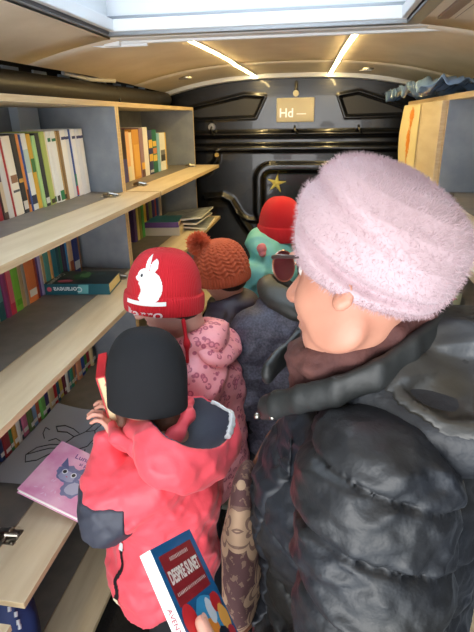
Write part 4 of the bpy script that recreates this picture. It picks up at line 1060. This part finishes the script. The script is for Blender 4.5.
hd5 = lambda P: sub(ell(P, (-.06, 1.475, 1.115), (.135, .12, .055), frame((.5, -.5, -.2), (-.3, .5, .8))), cav5(P) , .01) - folds(P, 30, .004, 2)
sdf_obj('hood', hd5, (-.26, 1.30, 1.0), (.14, 1.66, 1.24), .005, dk, j5)
sdf_obj('green_piping', lambda P: chain(P, [vec(-.135, 1.385, 1.065), vec(-.10, 1.365, 1.052), vec(-.07, 1.36, 1.045), vec(-.03, 1.365, 1.045)], [.003, .0035, .0035, .003]), (-.16, 1.34, 1.02), (0, 1.41, 1.09), .002, mat('neon_green', (190, 224, 60), .4), j5)
trousers(c5, (-.08, 1.45, .68), legs, .95, _m['black_trousers']); boots(c5, legs, .95, _m['dark_boot'], _m['boot_sole'])
hb5 = beanie('hat', (.035, 1.59, 1.20), (-.1, .2, .97), .095, .10, hat_black, c5, drop=.03, front=F5, nu=60, nv=40)

# ------------------------------------------------ woman in the pink beret
FW = (-.845, .50, -.20)
HW = (.085, .685, 1.462)
Fw = frame(FW, (.07, .30, .95))
neckW = np.array((.092, .722, 1.375))
SHL, SHR = (.105, .575, 1.235), (.13, .92, 1.235)
armsW = [(SHL, (.110, .505, .96), (.025, .62, .80)), (SHR, (.12, .97, .97), (.02, .88, .84))]
legsW = std_legs(.12, .745, (-1, .1, 0), 1.1, .86)
FhW = frame((-.9, .1, -.3), (0, -.3, 1)); 
def fW(P):
    d = face_sdf(P, HW, Fw, 1.0)
    d = su(d, cap(P, neckW, vec(.105, .755, 1.22), .046, .05), .03)
    d = su(d, cap(P, vec(.11, .745, 1.12), vec(.12, .745, .90), .10, .13), .06)
    for (a, b, c) in armsW: d = su(d, cap(P, (.11, .745, 1.17), a, .07, .05), .04); d = su(d, chain(P, [vec(*a), vec(*b), vec(*c)], [.05, .042, .028]), .03)
    for (a, b, c), sg in zip(armsW, (1, -1)): d = su(d, hand_sdf(P, c, np.array([FhW[0], sg * FhW[1], FhW[2]]), .95, .5), .01)
    for (a, b, c, t) in legsW: d = su(d, chain(P, [vec(*a), vec(*b), vec(*c)], [.095, .06, .042]), .03); d = su(d, cap(P, c, t, .034, .026), .02)
    return d
zsW = np.concatenate([np.arange(-.02, .66, .012), np.arange(.66, 1.0, .006), np.arange(1.0, 1.27, .008), np.arange(1.27, 1.60, .0032)])
skinW = mat('woman_skin', (208, 150, 126), .42, vary=(10, (194, 132, 110)), bump=(90, .08, .002))
cw = sdf_obj('person', fW, (-.16, .44, 0), (.30, 1.06, 1.6), .0042, skinW, None, zs=zsW)
tag(cw, 'woman in pale pink beret and dark quilted hooded coat, seen from the side', 'person')
for l in (-1, 1):
    c = np.array(HW) + Fw[0] * .069 + Fw[1] * l * .030 + Fw[2] * .004
    eb = sdf_sphere(c, .0125, 'eye', cmat((236, 232, 226), .2), cw); sdf_sphere(c + Fw[0] * .0082, .0055, 'iris', cmat((86, 92, 84), .15), eb)
sdf_obj('hair', lambda P: ell((P - np.array(HW, np.float32)) @ Fw.T.astype(np.float32), (-.022, 0, .028), (.080, .076, .078)) - .001 * wav(P, 150), (-.05, .55, 1.3), (.22, .83, 1.62), .005, mat('grey_hair', (120, 106, 98), .7, bump=(200, .6, .003)), cw)
# glasses
gf = mat('gold_frame', (170, 130, 110), .25, .9); gls = mat('tinted_lens', (120, 50, 60), .08)
gls.node_tree.nodes['Principled BSDF'].inputs['Transmission Weight'].default_value = .6
def HP(f_, l_, u_): return Vector(np.array(HW) + Fw[0] * f_ + Fw[1] * l_ + Fw[2] * u_)
GF = .106
gp = empty('glasses', HP(GF, 0, 0), 'tinted gold framed glasses worn by the woman in the pink beret', 'glasses')
for l in (-1, 1):
    ring_ = [HP(GF - .010 * abs(math.cos(a)) * 0, l * .034 + .025 * math.cos(a), (.010 + .021 * math.sin(a))) for a in np.linspace(0, 2 * math.pi, 25)]
    MB().tube(ring_, .0014, 6).build('rim', gf, gp)
    n0 = len(ring_) - 1; mm = MB(); mm.add([tuple(p + Vector(Fw[0]) * .0006) for p in ring_[:-1]] + [tuple(p - Vector(Fw[0]) * .0008) for p in ring_[:-1]], [tuple(range(n0)), tuple(range(2 * n0 - 1, n0 - 1, -1))] + [(k, k + n0, (k + 1) % n0 + n0, (k + 1) % n0) for k in range(n0)]); mm.build('lens', gls, gp)
    MB().tube([HP(GF, l * .058, .020), HP(GF - .012, l * .066, .020), HP(.04, l * .071, .016), HP(-.01, l * .080, .006)], [.0034, .003, .002, .002], 8).build('temple', mat('temple_dark', (60, 44, 44), .3), gp)
MB().tube([HP(GF, -.010, .012), HP(GF + .004, 0, .016), HP(GF, .010, .012)], .0015, 6).build('bridge', gf, gp)
# beret
bc = np.array((.094, .698, 1.500)); baxis = np.array((.34, -.03, .93)); baxis /= np.linalg.norm(baxis); Fb = frame(np.array(FW) - baxis * np.dot(FW, baxis), baxis)
angora = mat('pink_angora', (198, 172, 178), .95, sheen=.12, bump=(120, .4, .003))
def fb_(u, v):
    th = 2 * np.pi * u; t = v
    # profile: band (v<.12) -> underside swelling -> rim (v~.45) -> crown
    r = np.interp(t, [0, .05, .12, .22, .34, .46, .58, .70, .82, .92, 1.0], [.094, .099, .103, .113, .124, .127, .118, .098, .068, .034, 0])
    z = np.interp(t, [0, .05, .12, .22, .34, .46, .58, .70, .82, .92, 1.0], [-.044, -.056, -.052, -.038, -.010, .022, .050, .072, .085, .091, .093])
    back = -np.cos(th); side_ = np.sin(th)
    puff = np.clip(np.sin(np.clip(t, 0, 1) * np.pi), 0, 1)
    r = .865 * r * (1 + .10 * puff * np.clip(back, 0, 1) - .02 * puff)
    # soft folds sweeping round the near side
    fo = -.016 * np.exp(-((z - (-.008 - .022 * np.cos(th - 2.1))) / .008) ** 2) * np.clip(np.sin(th - .3), 0, 1)
    fo += -.007 * np.exp(-((z - (.012 + .030 * np.cos(th * 1.0 - 1.0))) / .009) ** 2) * np.clip(np.cos(th - 1.1), 0, 1)
    fo += .003 * np.sin(th * 3 + z * 60)
    r = r + fo * puff ** .3
    z = z + back * -.012 * puff - .018 * np.clip(-back, 0, 1) * (t < .3) * 0
    return bc[None] + (r * np.cos(th))[:, None] * Fb[0] + (r * np.sin(th))[:, None] * Fb[1] + z[:, None] * Fb[2]
be = psurf('beret', fb_, 200, 140, angora, cw)
# angora fuzz standing off the beret
rn = np.random.default_rng(2); N = 22000
u = rn.random(N); v = rn.uniform(.06, .99, N); P0 = fb_(u, v); Pu = fb_(u + 1e-3, v); Pv = fb_(u, np.clip(v + 1e-3, 0, 1)); nn = np.cross(Pu - P0, Pv - P0); nn /= np.linalg.norm(nn, axis=1)[:, None] + 1e-9
nn *= np.sign(np.einsum('ij,ij->i', nn, P0 - bc))[:, None]
g = nn + rn.normal(size=(N, 3)) * .55; g /= np.linalg.norm(g, axis=1)[:, None]; L = rn.uniform(.003, .008, N)[:, None]
a = np.cross(g, rn.normal(size=(N, 3))); a /= np.linalg.norm(a, axis=1)[:, None]; wd = .00022
V = np.stack([P0 - a * wd, P0 + a * wd, P0 + g * L + a * wd * .4, P0 + g * L - a * wd * .4], 1).reshape(-1, 3); Q = np.arange(4 * N).reshape(-1, 4)
fz = np_mesh('fuzz', V, Q, angora, be, smooth=False); fz['kind'] = 'stuff'
# scarf
scf = mat('brown_scarf', (96, 58, 52), .85, bump=(90, .6, .004), vary=(30, (78, 46, 44)))
def scarf(P):
    pts = [(.005, .700, 1.322), (.030, .666, 1.334), (.069, .655, 1.360), (.119, .672, 1.382), (.160, .708, 1.398), (.175, .765, 1.400), (.15, .81, 1.38), (.09, .82, 1.35), (.03, .79, 1.32), (.005, .74, 1.31), (.005, .700, 1.322)]
    pts = [(a_, b_ - .012, c_ + .010) for a_, b_, c_ in pts]
    d = chain(P, [vec(*p) for p in pts], [.016, .021, .022, .022, .021, .022, .022, .022, .022, .020, .016], .015)
    return su(d, ell(P, (.02, .69, 1.29), (.030, .04, .035)), .02) - folds(P, 60, .005, 3, (1, 1, 2))
sdf_obj('scarf', scarf, (-.07, .58, 1.22), (.24, .90, 1.46), .004, scf, cw)
# coat
coat = mat('black_quilted', (40, 40, 39), .46, bump=(34, .6, .006), vary=(5, (32, 36, 44)))
satin = mat('olive_satin', (52, 49, 43), .3, bump=(20, .4, .008), vary=(7, (56, 60, 66)))
def quilt(t, L, a): return a * (.25 * np.abs(np.sin(t * math.pi / L)) - 1.5 * np.exp(-(np.abs(np.sin(t * math.pi / L)) / .13)))
def coatf(P):
    t = vec(1, 1, 1)
    q = (P - vec(.124, .745, 0)) / vec(.98, 1.0, 1)
    d = cap(q, vec(0, 0, .45), vec(0, 0, 1.06), .205, .180)
    d = su(d, cap(q, vec(-.01, 0, 1.06), vec(.0, 0, 1.20), .172, .120), .05)
    d = su(d, cap(P, vec(.11, .60, 1.215), vec(.12, .90, 1.215), .085), .05)
    d = d - quilt(P[:, 2] + .35 * P[:, 0] + .010 * wav(P, 12), .105, .008)
    a, b, c = [vec(*k) for k in armsW[0]]; a = vec(.105, .570, 1.225); b = vec(.108, .495, .955)
    ax_ = (b - a) / np.linalg.norm(b - a); tt = (P - a) @ ax_
    s = chain(P, [a, b], [.093, .088], .02) - quilt(tt - .28 * (P[:, 0] - .1) + .007 * wav(P, 14) + .020, .085, .009)
    s2 = chain(P, [b, vec(.02, .62, .80)], [.088, .06]) - quilt((P - b) @ vec(-.45, .6, -.7), .09, .010); s = su(s, s2, .03)
    d = su(d, s, .008)
    r = chain(P, [vec(*k) for k in armsW[1]], [.09, .085, .06]) - quilt(P[:, 2], .09, .01); d = su(d, r, .03)
    d = sub(d, cap(P, vec(.08, .72, 1.27), vec(.07, .70, 1.45), .070, .12), .02)
    d = np.maximum(d, .38 - P[:, 2])
    return d - folds(P, 16, .010, 2, (1, 1, 1.2)) - folds(P, 36, .008, 6, (1, 1, 1.8)) - folds(P, 80, .003, 3, (1, 1, 1.6))
co = sdf_obj('coat', coatf, (-.20, .36, .36), (.36, 1.12, 1.36), .005, coat, cw)
# raised collar edge running up round the neck
def collar(P):
    pts = [(-.045, .680, 1.256), (-.025, .655, 1.278), (.007, .630, 1.305), (.055, .608, 1.334), (.101, .608, 1.362), (.144, .638, 1.382), (.185, .690, 1.395), (.205, .76, 1.40), (.18, .85, 1.37), (.10, .88, 1.33), (0, .86, 1.29), (-.05, .78, 1.26)]
    d = None
    for a, b in zip(pts[:-1], pts[1:]):
        a = vec(*a); b = vec(*b); m_ = (a + b) / 2
        q1 = cap(P, a - vec(0, 0, .018), b - vec(0, 0, .018), .007); q2 = cap(P, a + vec(0, 0, .010), b + vec(0, 0, .010), .006); q3_ = cap(P, a - vec(0, 0, .004), b - vec(0, 0, .004), .0055); q = su(su(q1, q2, .02), q3_, .02); d = q if d is None else su(d, q, .008)
    return d - folds(P, 34, .003, 3)
sdf_obj('collar', collar, (-.13, .55, 1.18), (.26, .94, 1.45), .004, mat('collar_grey', (38, 40, 40), .5, bump=(50, .3, .004)), co)
# hood lying on the shoulders, satin lining showing
Rh = frame((.97, .05, .10), (0, -.62, .78))
hcav = lambda P: ell(P, (.210, .590, 1.395), (.150, .095, .062), Rh)
def hoodw(P):
    d = ell(P, (.205, .650, 1.325), (.145, .110, .062), Rh)
    d = su(d, ell(P, (.22, .74, 1.31), (.12, .13, .07)), .05)
    return d - folds(P, 16, .010, 8) - folds(P, 38, .004, 2)
sdf_obj('hood', lambda P: sub(hoodw(P), hcav(P) , .015), (-.08, .44, 1.16), (.46, .92, 1.44), .005, coat, co)
lw = lambda P: np.maximum(np.maximum(hoodw(P) + .001, hcav(P) - .006 - folds(P, 24, .020, 4, (.8, 1.5, 1.5))), -(hcav(P) + .010 - folds(P, 24, .020, 4, (.8, 1.5, 1.5))))
sdf_obj('hood_lining', lw, (-.08, .44, 1.16), (.46, .92, 1.44), .0045, satin, co)
# front placket with press studs
pkb = lambda P: np.maximum(coatf(P) - .005 + .0015 * np.sin(P[:, 2] * 300), np.maximum(np.abs(P[:, 1] - .665 - .01 * np.sin(P[:, 2] * 9)) - .014, np.maximum(P[:, 0] - .0, P[:, 2] - 1.27)))
sdf_obj('placket', pkb, (-.17, .58, .42), (.02, .76, 1.29), .0045, mat('placket_black', (30, 33, 40), .5), co)
for p in ((-.105, .612, 1.232), (-.082, .603, 1.238)): sdf_sphere(np.array(p) + np.array((.052, .048, .018)), .005, 'press_stud', chrome, co)
trs = lambda P: np.maximum(cap((P - vec(.12, .745, 0)) / vec(.95, 1, 1), vec(0, 0, .25), vec(0, 0, .6), .19, .17), np.maximum(.28 - P[:, 2], P[:, 2] - .6)) - folds(P, 20, .006)
sdf_obj('skirt', trs, (-.12, .5, .22), (.36, 1.0, .63), .009, mat('dark_skirt', (40, 36, 40), .8), cw)
boots(cw, legsW, 1.0, _m['dark_boot'], _m['boot_sole'])

# tapestry bag between the coat and the aisle
bgm = mat('tapestry', (112, 70, 66), .85)
nt = bgm.node_tree; bs = nt.nodes['Principled BSDF']; tc = nt.nodes.new('ShaderNodeTexCoord')
def N_(t, **k):
    n = nt.nodes.new(t)
    for a, b in k.items(): setattr(n, a, b)
    return n
def mth(op, a, b=None):
    n = N_('ShaderNodeMath', operation=op)
    for i_, x_ in enumerate((a, b)):
        if x_ is None: continue
        if isinstance(x_, (int, float)): n.inputs[i_].default_value = x_
        else: nt.links.new(x_, n.inputs[i_])
    return n.outputs[0]
mp = N_('ShaderNodeMapping'); mp.inputs['Scale'].default_value = (0.01, 1, 1); nt.links.new(tc.outputs['Object'], mp.inputs[0])
vo = N_('ShaderNodeTexVoronoi'); vo.inputs['Scale'].default_value = 9.0; vo.inputs['Randomness'].default_value = .35; nt.links.new(mp.outputs[0], vo.inputs['Vector'])
sc_v = N_('ShaderNodeVectorMath', operation='SUBTRACT'); nt.links.new(mp.outputs[0], sc_v.inputs[0]); nt.links.new(vo.outputs['Position'], sc_v.inputs[1])
sp_ = N_('ShaderNodeSeparateXYZ'); nt.links.new(sc_v.outputs[0], sp_.inputs[0])
ang_ = mth('ARCTAN2', sp_.outputs[2], sp_.outputs[1]); pet = mth('ABSOLUTE', mth('SINE', mth('MULTIPLY', ang_, 2.5)))
rad_ = mth('DIVIDE', vo.outputs['Distance'], mth('ADD', .30, mth('MULTIPLY', pet, .20)))
inside = mth('LESS_THAN', rad_, 1.0); rings = mth('GREATER_THAN', mth('SINE', mth('ADD', mth('MULTIPLY', rad_, 15.0), mth('MULTIPLY', ang_, 2.0))), -.55)
n3 = N_('ShaderNodeTexNoise'); n3.inputs['Scale'].default_value = 90; nt.links.new(tc.outputs['Object'], n3.inputs['Vector']); spk = mth('MULTIPLY', mth('GREATER_THAN', n3.outputs['Fac'], .58), .35)
fac_ = mth('MAXIMUM', mth('MULTIPLY', inside, mth('MAXIMUM', rings, .25)), spk)
mx = N_('ShaderNodeMix', data_type='RGBA'); mx.inputs[6].default_value = lin((84, 54, 54)); mx.inputs[7].default_value = lin((168, 138, 112)); nt.links.new(fac_, mx.inputs[0]); nt.links.new(mx.outputs[2], bs.inputs['Base Color'])
bagf = lambda P: su(ell(P, (-.086, .745, .93), (.032, .10, .155)), ell(P, (-.088, .74, .87), (.034, .11, .13)), .03) - folds(P, 22, .004)
bg_ = empty('bag', (-.1, .74, .76), 'brown bag woven with pale roses hanging against the dark coat', 'bag')
sdf_obj('bag_body', bagf, (-.18, .60, .70), (0, .89, 1.12), .005, bgm, bg_)
pz = mat('tan_piping', (128, 84, 62), .7)
sdf_obj('bottom_band', lambda P: np.maximum(bagf(P) - .004, np.abs(P[:, 2] - .775) - .012), (-.18, .60, .70), (0, .89, .84), .005, pz, bg_)
MB().tube([(-.08, .80, 1.03), (-.05, .83, 1.09), (-.01, .86, 1.14)], .008, 8).build('strap', pz, bg_)

# ------------------------------------------------ hand with the blue book in front
BTL = Vector((-.208 * 1.0, .434, 1.140)); 
def from_cam(v, d): p = Vector((0, 0, 1.65)); return p + (Vector(v) - p) * d
B0 = from_cam((-.190, .440, 1.145), 1.12)     # top left of the cover
exb = (from_cam((-.142, .474, 1.156), 1.26) - B0).normalized()
eyb_ = -(from_cam((-.118, .385, 1.062), 1.12) - B0)
eyb = (eyb_ - exb * eyb_.dot(exb)).normalized(); ezb = exb.cross(eyb)
BW, BH, BT = .112, .180, .020
Mb = Matrix((exb, eyb, ezb)).transposed().to_4x4(); Mb.translation = B0 - eyb * BH - ezb * BT
pb = empty('book', (0, 0, 0), 'blue paperback with red title panel held open to view at the bottom', 'book')
pb['label'] = 'blue paperback with red title panel held up in front by a thumb'
bm_ = mat('blue_cover', (24, 92, 142), .3, coat=.2)
o = MB().box((0, 0, 0), (BW, BH, .001)).box((0, 0, BT - .001), (BW, BH, BT)).box((-.0008, 0, 0), (0, BH, BT), 1).build('cover', [bm_, paper_w]); o.parent = pb
o = MB().box((.0005, .001, .001), (BW - .001, BH - .001, BT - .001)).build('pages', paper_w); o.parent = pb
def bp_(name, V, Fc, x, y, k, col, ang=0.0, rough=.4):
    ca, sa = math.cos(ang), math.sin(ang); onbook(pb, name, [(v[0] * ca - v[1] * sa, v[0] * sa + v[1] * ca, 0) for v in V], Fc, x, y, BT + .0002 * k, cmat(col, rough))
V, Fc = poly2d([(.010, .094), (.100, .094), (.100, .166), (.010, .166)]); bp_('title_panel', V, Fc, 0, 0, 1, (138, 30, 38))
V, Fc = text2d('DESPRE SUNET', .0165, .0007); sx1 = .082 / (V[:, 0].max() - V[:, 0].min()); bp_('title', V * np.array([sx1, 1.5, 1]), Fc, .055, .132, 2, (226, 216, 208))
rr = random.Random(4)
for (y, x0, x1, hh) in ((.153, .032, .082, .0055), (.107, .016, .094, .0045)):
    x = x0
    while x < x1:
        wd = rr.uniform(.0022, .0042); V, Fc = poly2d([(0, 0), (wd * .45, 0), (wd * .5, hh), (wd * .1, hh)]); bp_('small_print', V, Fc, x, y, 2, (216, 196, 190)); x += wd
for (rx, ry, x, y, k, col, sd) in ((.040, .045, .062, .045, 1, (58, 150, 200), 1), (.016, .021, .020, .074, 3, (206, 44, 50), 0), (.016, .020, .060, .040, 3, (232, 140, 50), 3), (.010, .018, .072, .066, 3, (206, 214, 222), 4), (.013, .015, .092, .070, 3, (196, 40, 44), 5), (.012, .020, .096, .046, 3, (238, 170, 80), 6), (.010, .012, .098, .022, 3, (190, 50, 60), 7), (.014, .014, .078, .026, 3, (30, 34, 50), 8), (.008, .006, .042, .060, 4, (40, 30, 30), 9)):
    V, Fc = ellipse2d(rx, ry, 24, .06 if sd else 0, sd); bp_('cover_picture', V, Fc, x, y, k + sd * .05, col)
V, Fc = text2d('AVENTURI', .011, .0002); 
onbook(pb, 'spine_title', V, Fc, -.0012, .075, BT / 2, cmat((150, 60, 80)), sx=(0, -1, 0), sy=(0, 0, 1))
pb.matrix_world = Mb
# hand: thumb over the cover, fingers behind
pass; tt0 = Mb @ Vector((.034, .058, BT + .006)); 
fwd = eyb
def handf(P):
    W3 = lambda x, y, z: np.array((Mb @ Vector((x, y, z)))[:], np.float32)
    d = chain(P, [W3(.022, -.040, .012), W3(.020, .000, BT + .013), W3(.022, .036, BT + .012), W3(.027, .064, BT + .009)], [.016, .0125, .0115, .0095], .006)
    d = su(d, ell(P, W3(.045, -.060, -.004), (.038, .038, .030)), .03)
    for i in range(4):
        x = .022 + i * .020; d = su(d, chain(P, [W3(x, -.050, -.015), W3(x + .002, -.012, -.022), W3(x + .003, .022, -.016), W3(x + .003, .040 - .004 * abs(i - 1), -.011)], [.012, .0105, .0095, .0085], .004), .006)
    d = su(d, cap(P, W3(.045, -.075, -.008), W3(.06, -.20, -.05), .030, .036), .03)
    return d
lo_ = np.array((Mb @ Vector((.05, -.08, 0)))[:]) - .19; hi_ = lo_ + .38
hh_ = sdf_obj('hand', handf, lo_, hi_, .0035, skin)
tag(hh_, 'bare hand with thumb pressed on the cover of the blue paperback', 'hand')
V, Fc = ellipse2d(.0062, .0075, 20); me = bpy.data.meshes.new('thumb_nail'); me.from_pydata([Mb @ Vector((.0275 + v[0], .0665 + v[1], BT + .0178 - 8 * v[1] ** 2 - 25 * v[0] ** 2 - .06 * max(0, v[1]))) for v in V], [], Fc); link('thumb_nail', me, hh_, cmat((236, 186, 172), .25))
sdf_obj('sleeve', lambda P: cap(P, np.array((Mb @ Vector((.055, -.13, -.03)))[:], np.float32), np.array((Mb @ Vector((.09, -.36, -.12)))[:], np.float32), .045, .055) - folds(P, 30, .004), lo_ - .22, hi_ + .1, .008, mat('dark_sleeve', (40, 42, 48), .7), hh_)

for o in (cw, gp, bg_):
    o.matrix_world = Matrix.Translation((-.02, -.06, 0)) @ o.matrix_world
